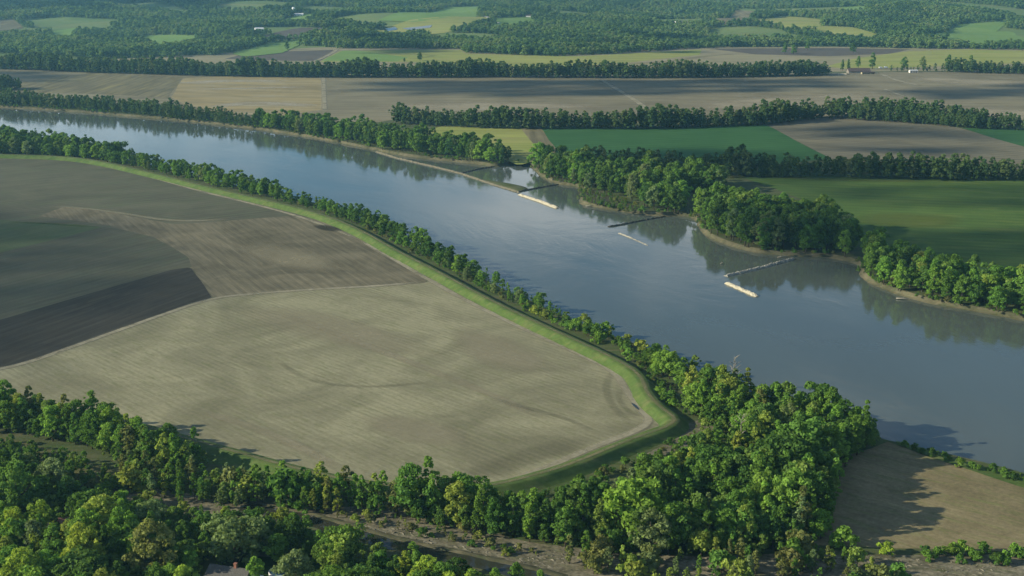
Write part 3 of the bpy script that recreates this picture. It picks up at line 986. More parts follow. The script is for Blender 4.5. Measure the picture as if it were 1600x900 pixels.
# --- bright rounded trees on the bottom edge
for i, (u, v, h, c) in enumerate([(130, 905, 20, 'lime green'), (238, 905, 20, 'olive'), (40, 930, 18, 'lime green'), (75, 925, 16, 'bright green'), (190, 865, 17, 'bright green'), (268, 935, 13, 'bright green'), (400, 918, 12, 'bright green'), (288, 938, 12, 'lime green'), (465, 925, 14, 'grey-green'),
                                  (70, 850, 17, 'lime green'), (30, 855, 16, 'lime green'), (165, 850, 17, 'yellow-green'), (30, 808, 20, 'mid green'), (12, 770, 17, 'dark green')]):
    q = P(u, v, LAND)
    plant([q[:2]], 'lowerwood', 'broadleaf_tree', [('round', 1)], (h * .97, h * 1.03), [(c, 1)], 900 + i)
# --- young willows on the scrub flat
WIL = [('yellow-green', 3), ('olive', 1.5), ('grey-green', 2), ('mid green', 4), ('bright green', 3)]
pw = scatter(w([(170, 728), (260, 748), (340, 758), (420, 768), (500, 778), (570, 788), (570, 806), (500, 804), (400, 800), (300, 792), (210, 776)]), 5.6, 41)
plant(dry(pw), 'willows', 'willow_tree', [('slim', 4), ('bush', .8)], (8, 14), WIL, 42)
pw = scatter(w([(470, 772), (560, 784), (690, 790), (690, 812), (580, 808), (500, 800)]), 6.0, 43)
plant(dry(pw), 'willows', 'willow_tree', [('slim', 4), ('round', .6)], (11, 17), [('mid green', 3), ('bright green', 2), ('yellow-green', 3), ('olive', 2)], 44)
pw = scatter(w([(960, 858), (1060, 868), (1160, 872), (1260, 868), (1330, 880), (1400, 900), (1420, 950), (1100, 960), (960, 930), (860, 900), (850, 888)]), 7.4, 45)
plant(pw[line_dist(pw, creek) > 8], 'willows', 'willow_tree', [('slim', 3), ('bush', 2)], (5, 11), [('yellow-green', 4), ('olive', 4), ('mid green', 2), ('grey-green', 1)], 46)
# --- trees between the levee and the water, upper left to the bend
N1 = np.vstack([levee_out[(lev_px[:, 0] > -260) & (lev_px[:, 0] < 445) & (np.arange(len(levee)) < i_join)], near_top[(np.array([to_px((*q, LAND)) for q in near_top])[:, 0] < 445)][::-1]])
p = dry(scatter(N1, 8.2, 51), 5.0)
p = p[np.array([to_px((*q, LAND))[0] > -130 for q in p])]
up_ = np.array([to_px((*q, LAND))[0] for q in p])
plant(p[up_ > 190], 'upperbank', 'riverbank_tree', [('round', 3), ('tall', 2)], (9, 16), [('mid green', 4), ('dark green', 2), ('bright green', 3), ('grey-green', 1)], 53)
p = p[up_ <= 190]
plant(p, 'upperbank', 'riverbank_tree', [('round', 3), ('tall', 3), ('spire', 1.5), ('wide', 1)], (11, 21), [('mid green', 4), ('dark green', 3), ('bright green', 2), ('grey-green', 1)], 52)
i_bend = int(np.argmax(lev_px[:, 0]))
lo = levee_out[:i_bend]
mid_line = np.array([(lambda m: .5 * (q + m))(near_top[np.argmin(np.hypot(*(near_top - q).T))]) for q in lo])
mpx = np.array([to_px((*q, LAND)) for q in lo])


def levee_row(u0, u1, spacing, hr, forms, cols, seed, spread=2.0, rows=2):
    m = (mpx[:, 0] > u0) & (mpx[:, 0] < u1)
    g = np.random.default_rng(seed)
    for k in range(rows):
        t_ = (k + .5) / rows
        a, b = lo[m], 2 * mid_line[m] - lo[m]
        ln = resample(a + (b - a) * t_, spacing)
        q = ln + g.normal(size=ln.shape) * spread
        plant(dry(q, 1.5), 'leveerow', 'riverbank_tree', forms, hr, cols, seed + k * 100)


levee_row(440, 520, 6, (6, 11), [('round', 2), ('slim', 1)], [('mid green', 3), ('bright green', 2)], 61)
levee_row(520, 590, 7, (8, 14), [('round', 3), ('tall', 1)], [('mid green', 3), ('dark green', 3)], 62)
levee_row(590, 720, 6.8, (7, 15), [('round', 3), ('tall', 2)], [('mid green', 3), ('dark green', 3), ('bright green', 2)], 63)
levee_row(720, 830, 6.0, (5, 10.5), [('round', 2), ('slim', 2)], [('mid green', 3), ('bright green', 3), ('grey-green', 1)], 64)
levee_row(830, 990, 4.4, (3.5, 7.5), [('slim', 2), ('bush', 3)], [('bright green', 4), ('yellow-green', 3), ('mid green', 2)], 65)
levee_row(990, 1050, 5.0, (6, 11), [('round', 2), ('slim', 1)], [('bright green', 3), ('mid green', 2)], 66)
levee_row(445, 1000, 5.0, (2, 4.5), [('bush', 1)], [('bright green', 2), ('mid green', 3), ('olive', 2)], 68, rows=2)
q = [P(u, v, LAND)[:2] for u, v in ((1046, 592), (1036, 588), (1028, 582))]
plant(q, 'leveerow', 'riverbank_tree', [('round', 1)], (12, 16), [('bright green', 1)], 67)
# --- bushes along the lower right river edge and on the scrub flat
plant(along([(1415, 700), (1450, 710), (1500, 728), (1560, 742), (1620, 762)], 3.6, 71, 1.6), 'edgebushes', 'bush', [('bush', 1)], (2.2, 4.5), [('bright green', 2), ('mid green', 2), ('dark green', 2)], 72)
plant(along([(1440, 868), (1500, 868), (1560, 872), (1640, 880)], 2.3, 73, 2.6), 'flatbushes', 'bush', [('bush', 1)], (3, 5.5), [('mid green', 3), ('bright green', 2), ('dark green', 1)], 74)
plant([P(1385, 866, LAND)[:2]], 'lonebush', 'bush', [('bush', 1)], (5.0, 5.2), [('lime green', 1)], 75)
plant([P(1315, 852, LAND)[:2], P(1282, 838, LAND)[:2]], 'flatbushes', 'bush', [('bush', 1)], (5.5, 7), [('bright green', 1)], 76)
pw = scatter(w([(470, 796), (620, 806), (760, 838), (860, 868), (800, 872), (650, 838), (520, 812)]), 4.6, 77)
plant(pw[line_dist(pw, creek) > 6.5], 'flatbushes', 'bush', [('bush', 3), ('slim', 1)], (1.2, 4.2), [('olive', 3), ('yellow-green', 3), ('mid green', 3)], 78)
pw = scatter(w([(60, 735), (170, 760), (260, 790), (340, 800), (440, 815), (440, 835), (330, 826), (230, 815), (120, 780), (40, 750), (-40, 720), (-40, 694), (40, 702), (100, 724)]), 5.6, 177)
plant(dry(pw), 'flatbushes', 'bush', [('bush', 3), ('slim', 1)], (2, 7), [('olive', 3), ('yellow-green', 3), ('mid green', 4), ('bright green', 2)], 178)
pw = scatter(w([(1000, 690), (1060, 668), (1110, 660), (1125, 675), (1100, 705), (1040, 712)]), 8, 79)
plant(dry(pw), 'flatbushes', 'bush', [('bush', 1)], (1.5, 3), [('olive', 3), ('yellow-green', 2)], 80)
pb = along([(770, 788), (850, 776), (920, 756), (985, 730), (1040, 708), (1062, 694)], 3.2, 91, 2.2)
plant(pb, 'levee foot', 'bush', [('bush', 1)], (1.8, 4.2), [('mid green', 3), ('olive', 2), ('dark green', 2), ('bright green', 1)], 92)
pb = np.vstack([along([(985, 562), (1012, 580), (1024, 598), (1036, 618), (1056, 636), (1078, 650)], 2.8, 93, 2.0), along([(1000, 566), (1030, 590), (1044, 614), (1066, 636)], 3.2, 94, 2.0)])
plant(pb[~inside(pb[:, 0], pb[:, 1], river_poly)], 'levee foot', 'bush', [('bush', 3), ('slim', 1)], (1.8, 5.0), [('mid green', 3), ('olive', 2), ('bright green', 2)], 95)
# --- far bank
FBCOL = [('mid green', 4), ('dark green', 5), ('bright green', 1.5), ('grey-green', 1)]
FB1b = w([(395, 200), (480, 211), (560, 227), (620, 240), (680, 244), (740, 252), (790, 259), (808, 252), (760, 240), (700, 230), (640, 221), (560, 208), (480, 199), (410, 194)])
plant(dry(scatter(FB1b, 10.5, 81), 1.5), 'farpoint', 'far_bank_tree', [('round', 3), ('tall', 3)], (14, 22), FBCOL, 82)
FB3 = w([(838, 254), (846, 270), (866, 284), (910, 296), (950, 304), (1000, 322), (1030, 336), (1062, 336), (1074, 322), (1060, 304), (1110, 304), (1140, 300), (1120, 288), (1040, 280), (960, 274), (900, 266), (860, 256)])
FB3b = w([(1078, 336), (1090, 346), (1100, 364), (1150, 388), (1250, 400), (1325, 402), (1340, 396), (1322, 376), (1296, 360), (1240, 346), (1180, 336), (1120, 330)])
plant(dry(scatter(FB3b, 8.6, 183), 1.5), 'farwood', 'far_bank_tree', [('round', 3), ('tall', 4)], (18, 25), FBCOL, 184)
plant(dry(scatter(FB3, 10, 83), 1.5), 'farwood', 'far_bank_tree', [('round', 3), ('tall', 4)], (15, 23), FBCOL, 84)
FB4 = w([(1338, 392), (1352, 400), (1358, 434), (1400, 453), (1450, 466), (1520, 480), (1600, 494), (1760, 528), (1760, 496), (1640, 470), (1560, 456), (1500, 446), (1440, 432), (1390, 414), (1350, 390)])
plant(dry(scatter(FB4, 8.6, 85), 1.5), 'rightbank', 'far_bank_tree', [('round', 3), ('tall', 3)], (15, 23), [('bright green', 4), ('mid green', 4), ('yellow-green', 2), ('dark green', 1)], 86)
# bushes fringing the muddy shore under the far woods
plant(dry(along([(1360, 444), (1400, 458), (1450, 471), (1520, 484), (1600, 499), (1680, 516)], 5, 87, 1.5), .5), 'shorebushes', 'bush', [('bush', 1)], (3, 5.5), [('bright green', 3), ('yellow-green', 3), ('olive', 1)], 88)

fu = np.array([to_px(q)[0] for q in far])
pl = far[:, :2] + nf_ * RNG.uniform(-.2, 4.0, (len(far), 1)) + RNG.uniform(-2, 2, (len(far), 2))
pl = pl[(fu > -20) & (fu < 1690) & (vnoise(far[:, 0], far[:, 1], 23, 6.0) > -.25)]
pl = np.vstack([pl, pl + RNG.uniform(-3, 3, pl.shape)])
plant(pl, 'shorebushes', 'bush', [('bush', 1)], (1.6, 4.6), [('mid green', 3), ('bright green', 2), ('olive', 2)], 190)
pm = scatter(w([(905, 294), (960, 308), (1010, 330), (985, 333), (930, 322), (900, 312)]), 6.0, 191)
plant(pm, 'shorebushes', 'bush', [('bush', 3), ('slim', 1)], (1.8, 6), [('olive', 3), ('mid green', 3), ('grey-green', 1)], 192)
# far masses: all in one object each
STUFF = {'far_trees': [], 'hill_woods': [], 'woodland': []}


def far_belt(px, depth_m, spacing, hr, seed, key='far_trees', gap=0.0):
    g = np.random.default_rng(seed)
    spacing *= .66
    ln = resample(chaikin(Q(px)[:, :2], 1), spacing * .8)
    n = normals(ln)
    for k in range(max(1, int(depth_m / spacing))):
        off = (k + .5) * spacing
        for i, q in enumerate(ln):
            if gap and vnoise(q[0], q[1], 40, seed) < -1 + 2 * gap:
                continue
            a = q + n[i] * (off + g.uniform(-.4, .4) * spacing) + g.uniform(-.4, .4, 2) * spacing
            hh = hr[0] * .55 + (hr[1] * .98 - hr[0] * .55) * g.random() ** .7
            hh *= 1 + .24 * float(vnoise(a[0], a[1], 38, seed))
            STUFF[key].append((a[0], a[1], float(land(a[0], a[1])) - .3, hh / 25.0, g.random() * 6.28))


# belt in front of the big ploughed plain; belt between the green fields and the meadow
far_belt([(612, 194), (700, 199), (800, 203), (900, 202), (1000, 203), (1100, 200), (1196, 196), (1260, 189), (1310, 184), (1400, 188), (1470, 196), (1520, 202)], 36, 11, (17, 27), 101)
far_belt([(1330, 188), (1400, 192), (1480, 198), (1560, 204), (1640, 204), (1800, 212)], 22, 11, (13, 20), 102)
far_belt([(1140, 277), (1220, 279), (1300, 278), (1420, 282), (1520, 283), (1620, 284), (1800, 288)], 32, 11, (18, 25), 103)
far_belt([(900, 262), (1000, 266), (1150, 276)], 24, 11, (16, 22), 104)
# far bank, upper left
far_belt([(-300, 158), (-100, 160), (0, 165), (100, 170), (200, 178), (270, 186), (335, 191)], 42, 12, (13, 20), 105)
far_belt([(335, 192), (365, 195), (400, 199)], 14, 10, (9, 14), 106)
far_belt([(-200, 140), (0, 143), (35, 140)], 50, 12, (16, 22), 107)
# long tree line across the plain
far_belt([(-420, 104), (0, 108), (100, 113), (200, 116), (300, 119), (400, 121), (500, 122), (640, 122), (740, 122)], 60, 13, (20, 31), 108)
far_belt([(730, 121), (830, 122), (1000, 123), (1150, 122), (1300, 118)], 48, 13, (18, 29), 109)
far_belt([(1480, 113), (1560, 116), (1700, 118), (1900, 122)], 50, 13, (16, 27), 110)
far_belt([(1395, 112), (1490, 113)], 16, 13, (10, 20), 111)
# hill woods
g = np.random.default_rng(120)
N = 0
ys = np.arange(2450, 7400, 13.8)
rows = []
for j, y in enumerate(ys):
    sp = 13.5 if y < 4200 else 16.5
    half = .47 * y + 160
    xs = np.arange(-half, half, sp)
    rows.append(np.column_stack([xs, np.full(len(xs), y)]))
hp = np.vstack(rows)
hp = hp + g.uniform(-7.5, 7.5, hp.shape)
plain_back = np.array([P(u, v)[:2] for u, v in ((-700, 66), (-420, 76), (0, 84), (150, 92), (260, 90), (350, 85), (380, 78), (480, 72), (520, 74), (530, 76), (720, 77), (726, 83), (860, 88), (960, 84), (1080, 76), (1150, 74), (1300, 73), (1420, 76), (1600, 78), (2050, 80), (2300, 80))])
lim = np.interp(hp[:, 0], plain_back[:, 0], plain_back[:, 1])
keep = hp[:, 1] > lim
for pp in HILL_PATCHES:
    keep &= ~inside(hp[:, 0], hp[:, 1], pp)
# a few natural openings
keep &= ~((vnoise(hp[:, 0], hp[:, 1] * .6, 150, 9.0) > .50) & (hp[:, 1] > 3250))
keep &= ~((vnoise(hp[:, 0] * .6 + 900, hp[:, 1] * .45, 110, 5.0) > .58) & (hp[:, 1] > 3600))
hp = hp[keep]
hz = land(hp[:, 0], hp[:, 1])
hs = g.uniform(.7, 1.15, len(hp)) * (1 + .22 * vnoise(hp[:, 0], hp[:, 1], 60, 3.0))
hr_ = g.random(len(hp)) * 6.28
STUFF['hill_woods'] = np.column_stack([hp, hz - .4, hs, hr_]).tolist()
print('hill trees', len(hp))
# ------------------------------------------------------------------ single trees, bushes; the rest of each wood as one object
ORD = ['first', 'second', 'third', 'fourth', 'fifth', 'sixth', 'seventh', 'eighth', 'ninth', 'tenth', 'eleventh', 'twelfth', 'thirteenth', 'fourteenth', 'fifteenth', 'sixteenth', 'seventeenth', 'eighteenth', 'nineteenth']
TENS = {20: 'twent', 30: 'thirt', 40: 'fort', 50: 'fift', 60: 'sixt', 70: 'sevent', 80: 'eight', 90: 'ninet'}


def ordinal(n):
    if n < 20:
        return ORD[n - 1]
    if n >= 100:
        return 'hundred-and-' + ordinal(n - 100) if n > 100 else 'hundredth'
    t, r = TENS[n // 10 * 10], n % 10
    return t + 'ieth' if r == 0 else t + 'y-' + ORD[r - 1]


def seen_size(t):
    d = math.hypot(t['x'], t['y'], CAMZ)
    u, v = to_px((t['x'], t['y'], LAND + t['h'] * .6))
    out = u < -10 or u > 1610 or v > 925
    return (0 if out else 1) * 1000 + t['h'] * F / d


LIMIT = {'broadleaf_tree': 300, 'willow_tree': 220, 'riverbank_tree': 300, 'far_bank_tree': 300, 'bush': 300}
# trees that show: a coarse front-to-back cover test of the crown tops in picture cells
def mark_seen(trees):
    grid = {}
    for t in sorted(trees, key=lambda t: math.hypot(t['x'], t['y'])):
        d = math.hypot(t['x'], t['y'], CAMZ)
        u, v = to_px((t['x'], t['y'], LAND + t['h'] * .72))
        r = max(1, int(PROTO[t['form']][t['k']][3] * t['s'] * t['w'] * .7 * F / d / 8))
        c0, r0 = int(u // 8), int(v // 8)
        hh = max(1, int(t['h'] * .5 * F / d / 8))
        cells = [(c0 + i, r0 + j) for i in range(-r, r + 1) for j in range(-hh // 2, hh // 2 + 1)]
        free = [c for c in cells if c not in grid]
        t['seen'] = len(free) / len(cells)
        for c in cells:
            grid[c] = 1


mark_seen(TREES)
singles = []
for kind, lim_ in LIMIT.items():
    L = [t for t in TREES if t['kind'] == kind]
    L.sort(key=lambda t: -(seen_size(t) * (1 if t['seen'] > .22 else .02)))
    for i, t in enumerate(L):
        if i < lim_ and seen_size(t) > 1000 and t['seen'] > .22:
            singles.append(t)
        else:
            STUFF['woodland'].append((t['x'], t['y'], LAND, t['s'], t['rot'], t['form']))
    print(kind, len(L))

PHRASE = {'riverwood': ('river bend wood', 'trees of the wood by the river bend'), 'edgewood': ('belt below tan field', 'trees of the belt below the tan field'),
          'lowerwood': ('lower left wood', 'trees of the lower left wood'), 'willows': ('scrub beside the creek', 'young willows by the creek'),
          'upperbank': ('upper left riverside belt', 'trees of the upper left riverside belt'), 'leveerow': ('levee tree line', 'trees between levee and river'),
          'farpoint': ('rock dike point', 'trees on the point above the rock dike'), 'farwood': ('dark wood across the river', 'trees of the dark wood across the river'),
          'rightbank': ('right edge far bank', 'trees of the far bank at the right edge'), 'edgebushes': ('lower right river edge', 'bushes along the lower right river edge'),
          'flatbushes': ('brown scrub flat', 'bushes on the brown scrub flat'), 'shorebushes': ('far shore', 'bushes along the far shore'), 'levee foot': ('levee foot', 'bushes at the foot of the levee'), 'lonebush': ('lone', None)}
FORMW = {'spire': 'pointed', 'wide': 'broad', 'round': 'round', 'tall': 'tall', 'slim': 'slender', 'bush': 'low'}
regions = {}
for t in singles:
    t['uv'] = to_px((t['x'], t['y'], LAND + t['h'] * .6))
    regions.setdefault((t['region'], t['kind']), []).append(t)
for (reg, kind), L in regions.items():
    noun = 'bush' if kind == 'bush' else ('willow' if kind == 'willow_tree' else 'tree')
    place = PHRASE[reg][0]
    if reg == 'lonebush':
        for t in L:
            t['label'] = 'lone lime green bush at the lower corner of the rusty field'
        continue
    if reg in ('levee foot', 'leveerow', 'edgebushes', 'shorebushes') or len(L) < 12:
        L.sort(key=lambda t: t['uv'][0])
        for i, t in enumerate(L):
            t['label'] = '%s %s %s, %s from the left along the %s' % (t['colour'], FORMW[t['form']], noun, ordinal(i + 1), place)
        continue
    L.sort(key=lambda t: t['uv'][1])
    nrow = max(2, round(math.sqrt(len(L) / 2.2)))
    per = math.ceil(len(L) / nrow)
    for r in range(nrow):
        row = sorted(L[r * per:(r + 1) * per], key=lambda t: t['uv'][0])
        for i, t in enumerate(row):
            rn = 'top' if r == 0 else ('bottom' if (r + 1) * per >= len(L) else ordinal(r + 1))
            t['label'] = '%s %s %s, %s from left in %s row of %s' % (t['colour'], FORMW[t['form']], noun, ordinal(i + 1), rn, place)

for poly_, sd_, sp_ in ((W1, 301, 5.2), (W3, 302, 5.6), (W2, 303, 5.4)):
    pu = dry(scatter(poly_, sp_, sd_))
    pu = pu[line_dist(pu, creek) > 7]
    pu = pick(pu, [(318, 888), (400, 882), (470, 884), (510, 898), (540, 940), (400, 960), (310, 930)], False)
    for x, y in pu:
        STUFF['woodland'].append((x, y, LAND, random.uniform(.28, .55), random.random() * 6.28, 'round'))
BUILT = {}
for t in singles:
    key = (t['form'], t['k'])
    cm, tm, _h, _r = PROTO[t['form']][t['k']]
    z = float(land(t['x'], t['y']))
    root = bpy.data.objects.new(t['kind'], None)
    COL.objects.link(root)
    root.empty_display_size = .5
    root.location = (t['x'], t['y'], z)
    root.rotation_euler = (0, 0, t['rot'])
    root.scale = (t['s'] * t['w'], t['s'] * t['w'], t['s'])
    if key not in BUILT:
        c = bpy.data.objects.new('crown', cm); k = bpy.data.objects.new('trunk', tm)
        BUILT[key] = (c, k)
    else:
        c, k = BUILT[key][0].copy(), BUILT[key][1].copy()
    for x in (c, k):
        COL.objects.link(x)
        x.parent = root
    j = random.uniform(.82, 1.2)
    cc = COLOURS[t['colour']]
    c.color = (cc[0] * j * random.uniform(.92, 1.08), cc[1] * j, cc[2] * j * random.uniform(.9, 1.1), 1)
    tag(root, t['label'], 'bush' if t['kind'] == 'bush' else 'tree', PHRASE[t['region']][1])
print('single trees', len(singles))

# the copies scattered by geometry nodes: unlinked source objects, one per prototype
def source_collection(name, forms):
    col = bpy.data.collections.new(name)
    for fm in forms:
        for cm, tm, _h, _r in PROTO[fm]:
            me = cm
            o = bpy.data.objects.new('tree_source', me)
            col.objects.link(o)
    return col


def stuff(name, rows, col, n_src, label, cat):
    rows = np.array([r[:5] for r in rows], float)
    me = bpy.data.meshes.new(name)
    me.vertices.add(len(rows))
    me.vertices.foreach_set('co', rows[:, :3].ravel())
    a = me.attributes.new('size', 'FLOAT', 'POINT'); a.data.foreach_set('value', rows[:, 3])
    a = me.attributes.new('turn', 'FLOAT', 'POINT'); a.data.foreach_set('value', rows[:, 4])
    a = me.attributes.new('which', 'INT', 'POINT'); 
    wh = RNG.integers(0, n_src, len(rows))
    if n_src == 9:          # kinds of tree grow in patches
        tone = vnoise(rows[:, 0], rows[:, 1] * .6, 75, 2.0) + .5 * vnoise(rows[:, 0], rows[:, 1] * .6, 28, 7.0) + RNG.normal(size=len(rows)) * .35
        wh = np.clip(np.digitize(tone, (-.25, .38)), 0, 2) * 3 + RNG.integers(0, 3, len(rows))
    a.data.foreach_set('value', wh.astype(np.int32))
    o = bpy.data.objects.new(name, me)
    COL.objects.link(o)
    ng = bpy.data.node_groups.new(name, 'GeometryNodeTree')
    ng.interface.new_socket('Geometry', in_out='INPUT', socket_type='NodeSocketGeometry')
    ng.interface.new_socket('Geometry', in_out='OUTPUT', socket_type='NodeSocketGeometry')
    N = ng.nodes
    gi, go = N.new('NodeGroupInput'), N.new('NodeGroupOutput')
    ci = N.new('GeometryNodeCollectionInfo')
    ci.inputs['Collection'].default_value = col
    ci.inputs['Separate Children'].default_value = True
    ci.inputs['Reset Children'].default_value = True
    ip = N.new('GeometryNodeInstanceOnPoints')
    ip.inputs['Pick Instance'].default_value = True
    at = {}
    for nm, dt in (('size', 'FLOAT'), ('turn', 'FLOAT'), ('which', 'INT')):
        x = N.new('GeometryNodeInputNamedAttribute'); x.data_type = dt
        x.inputs['Name'].default_value = nm
        at[nm] = x.outputs[0]
    cx = N.new('ShaderNodeCombineXYZ')
    L = ng.links.new
    L(gi.outputs[0], ip.inputs['Points'])
    L(ci.outputs[0], ip.inputs['Instance'])
    L(at['which'], ip.inputs['Instance Index'])
    L(at['turn'], cx.inputs[2]); L(cx.outputs[0], ip.inputs['Rotation'])
    cs = N.new('ShaderNodeCombineXYZ')
    for i in range(3):
        L(at['size'], cs.inputs[i])
    L(cs.outputs[0], ip.inputs['Scale'])
    L(ip.outputs[0], go.inputs[0])
    md = o.modifiers.new('scatter', 'NODES'); md.node_group = ng
    tag(o, label, cat, kind='stuff')
    return o


far_col = source_collection('far tree sources', ['far'])
wood_col = source_collection('woodland sources', ['wood'])
stuff('far_trees', STUFF['far_trees'], far_col, 8, 'long dark green belts of trees between the far fields', 'trees')
stuff('hill_woods', STUFF['hill_woods'], source_collection('hill tree sources', ['hill0', 'hill1', 'hill2']), 9, 'hazy green woods covering the hills along the top of the view', 'woods')
wr = []
for r in STUFF['woodland']:
    k = 1.0 if r[5] in ('round',) else {'tall': 25 / 19, 'slim': .75, 'bush': .28, 'spire': 1.0, 'wide': .75}[r[5]]
    wr.append((r[0], r[1], r[2], r[3] * k, r[4]))
stuff('woodland', wr, wood_col, 6, 'trees filling the shade behind the front crowns of the riverside woods', 'woods')

# ------------------------------------------------------------------ bare dead trees
def bare_tree(u, v, h, seed, label):
    g = random.Random(seed)
    q = P(u, v, LAND)
    root = empty('bare_tree', (q[0], q[1], LAND), g.random() * 6)
    m = MB(); b = MB()
    pts = [(0, 0, -.3), (g.uniform(-.3, .3), g.uniform(-.3, .3), h * .35), (g.uniform(-.6, .6), g.uniform(-.6, .6), h * .7), (g.uniform(-.9, .9), g.uniform(-.9, .9), h)]
    m.tube(pts, [.36, .28, .17, .05], 7)
    for k in range(16):
        t = g.uniform(.3, .95)
        z = h * t
        a = g.random() * 6.28
        L = h * g.uniform(.14, .3) * (1.15 - t * .5)
        s = Vector((g.uniform(-.3, .3), g.uniform(-.3, .3), z))
        e = s + Vector((math.cos(a) * L, math.sin(a) * L, L * g.uniform(.5, 1.1)))
        b.tube([s, s.lerp(e, .5) + Vector((0, 0, .2)), e], [.15, .1, .04], 5)
        for _ in range(2):
            f0 = s.lerp(e, g.uniform(.4, .8)); a2 = a + g.uniform(-1, 1)
            b.tube([f0, f0 + Vector((math.cos(a2), math.sin(a2), g.uniform(.5, 1.3))) * L * .4], [.07, .03], 4)
    m.build('trunk', BARK_PALE, root, True)
    b.build('branch', BARK_PALE, root, True)
    tag(root, label, 'tree', 'bare dead trees in the riverside wood')


bare_tree(1146, 602, 15, 1, 'pale bare dead tree sticking up at the river end of the wood')
bare_tree(1157, 705, 17, 2, 'pale bare tree standing in the middle of the riverside wood')
bare_tree(1135, 840, 12, 3, 'thin bleached bare tree low in the riverside wood near the scrub')
bare_tree(78, 868, 11, 4, 'bare grey tree among the dark crowns at the lower left corner')
bare_tree(1215, 735, 14, 5, 'bleached bare tree near the rusty field side of the wood')

# solitary trees on the far plain
def lone(u, v, h, col, label, form='round', wide=1.0):
    q = P(u, v)
    k = random.randrange(len(PROTO[form]))
    cm, tm, hh, _r = PROTO[form][k]
    root = bpy.data.objects.new('lone_tree', None); COL.objects.link(root)
    root.location = q; s = h / hh
    root.scale = (s * wide, s * wide, s)
    for nm, me in (('crown', cm), ('trunk', tm)):
        x = bpy.data.objects.new(nm, me); COL.objects.link(x); x.parent = root
        if nm == 'crown':
            x.color = (*COLOURS[col], 1)
    tag(root, label, 'tree', 'solitary trees on the far plain')


lone(449, 78, 20, 'dark green', 'small round dark tree alone in the far ploughed field')
lone(656, 95, 18, 'dark green', 'lone round tree in the far yellow green field')
lone(632, 97, 9, 'dark green', 'small dark bush like tree left of the lone tree in the yellow field')
lone(1226, 84, 26, 'mid green', 'leftmost of three trees on the far plain at the wood edge', 'tall')
lone(1240, 85, 22, 'mid green', 'middle of three trees on the far plain at the wood edge')
lone(1262, 78, 26, 'mid green', 'rightmost of three trees on the far plain at the wood edge', 'tall')
lone(1333, 83, 24, 'dark green', 'round dark tree alone at the tip of the yellow green field')
lone(1316, 111, 22, 'dark green', 'narrow dark tree, left of the farmyard barn', 'tall', .7)
lone(1325, 111, 23, 'dark green', 'narrow dark tree, second left of the farmyard barn', 'tall', .7)
lone(1341, 107, 24, 'mid green', 'tree rising behind the farmyard barn roof', 'tall')
lone(1363, 108, 32, 'mid green', 'tallest tree behind the right end of the farmyard barn', 'tall')
lone(1413, 108, 24, 'mid green', 'leafy tree left of the open fronted white shed')
lone(1442, 109, 26, 'grey-green', 'tree rising right of the open fronted white shed', 'tall')
lone(1482, 108, 28, 'mid green', 'tall tree in the thin row right of the shed', 'tall')
lone(1516, 109, 28, 'mid green', 'tall tree at the right end of the thin row past the shed', 'tall')
lone(1597, 80, 22, 'dark green', 'dark tree at the right edge beside the yellow green field')
# ------------------------------------------------------------------ rock dikes in the river
def rock_mat(name, c1, c2, c3):
    t = NT(name)
    vo = t.n('ShaderNodeTexVoronoi'); vo.inputs['Scale'].default_value = .9
    t.l(t.coords(), vo.inputs[0])
    nz = t.noise(t.coords(), .35, 5, .65)
    c = t.mix(t.rng(nz, .35, .7), c1, c2)
    c = t.mix(t.rng(vo.outputs['Distance'], .0, .7, .55, 0), c, c3)
    return t.diffuse(c, 1.0, vo.outputs['Distance'], .4)


ROCK_CREAM = rock_mat('cream limestone rubble', (.40, .365, .27), (.50, .455, .345), (.17, .15, .11))
ROCK_GREY = rock_mat('grey limestone rubble', (.26, .25, .21), (.36, .34, .28), (.10, .10, .08))
ROCK_DARK = rock_mat('wet dark rubble', (.06, .058, .046), (.11, .10, .08), (.03, .03, .025))
ROCK_TAN = rock_mat('weathered tan rubble', (.125, .115, .08), (.20, .18, .13), (.06, .06, .042))


def dike(px, half, top, mat, label, seed, gaps=None, name='rock_dike', cat='dike'):
    ln = resample(Q(px, 0.3)[:, :2], 1.4)
    g = random.Random(seed)
    n = normals(ln)
    v, f = [], []
    prof = [(-1.35, -.9), (-.9, .25), (-.5, .85), (0, 1.0), (.5, .85), (.9, .25), (1.35, -.9)]
    k = len(prof)
    for i, p in enumerate(ln):
        s = top * (.86 + .28 * g.random())
        if gaps is not None:
            s *= gaps(i / (len(ln) - 1), g)
        endf = min(1.0, .35 + i * .4, .35 + (len(ln) - 1 - i) * .4)
        wd = half * (.7 + .5 * g.random())
        for o_, z in prof:
            v.append((p[0] + n[i][0] * (o_ * wd + g.uniform(-.4, .4)), p[1] + n[i][1] * (o_ * wd + g.uniform(-.4, .4)), max(-1.2, z * s * endf + g.uniform(-.32, .32))))
    for i in range(len(ln) - 1):
        for j in range(k - 1):
            f.append((i * k + j, (i + 1) * k + j, (i + 1) * k + j + 1, i * k + j + 1))
    f.append(tuple(range(k))); f.append(tuple(reversed([(len(ln) - 1) * k + j for j in range(k)])))
    o = link_mesh(name, v, f, mat)
    bm = bmesh.new(); bm.from_mesh(o.data)
    bmesh.ops.recalc_face_normals(bm, faces=bm.faces[:])
    bm.to_mesh(o.data); bm.free()
    tag(o, label, cat, 'rock dikes in the river')
    return o


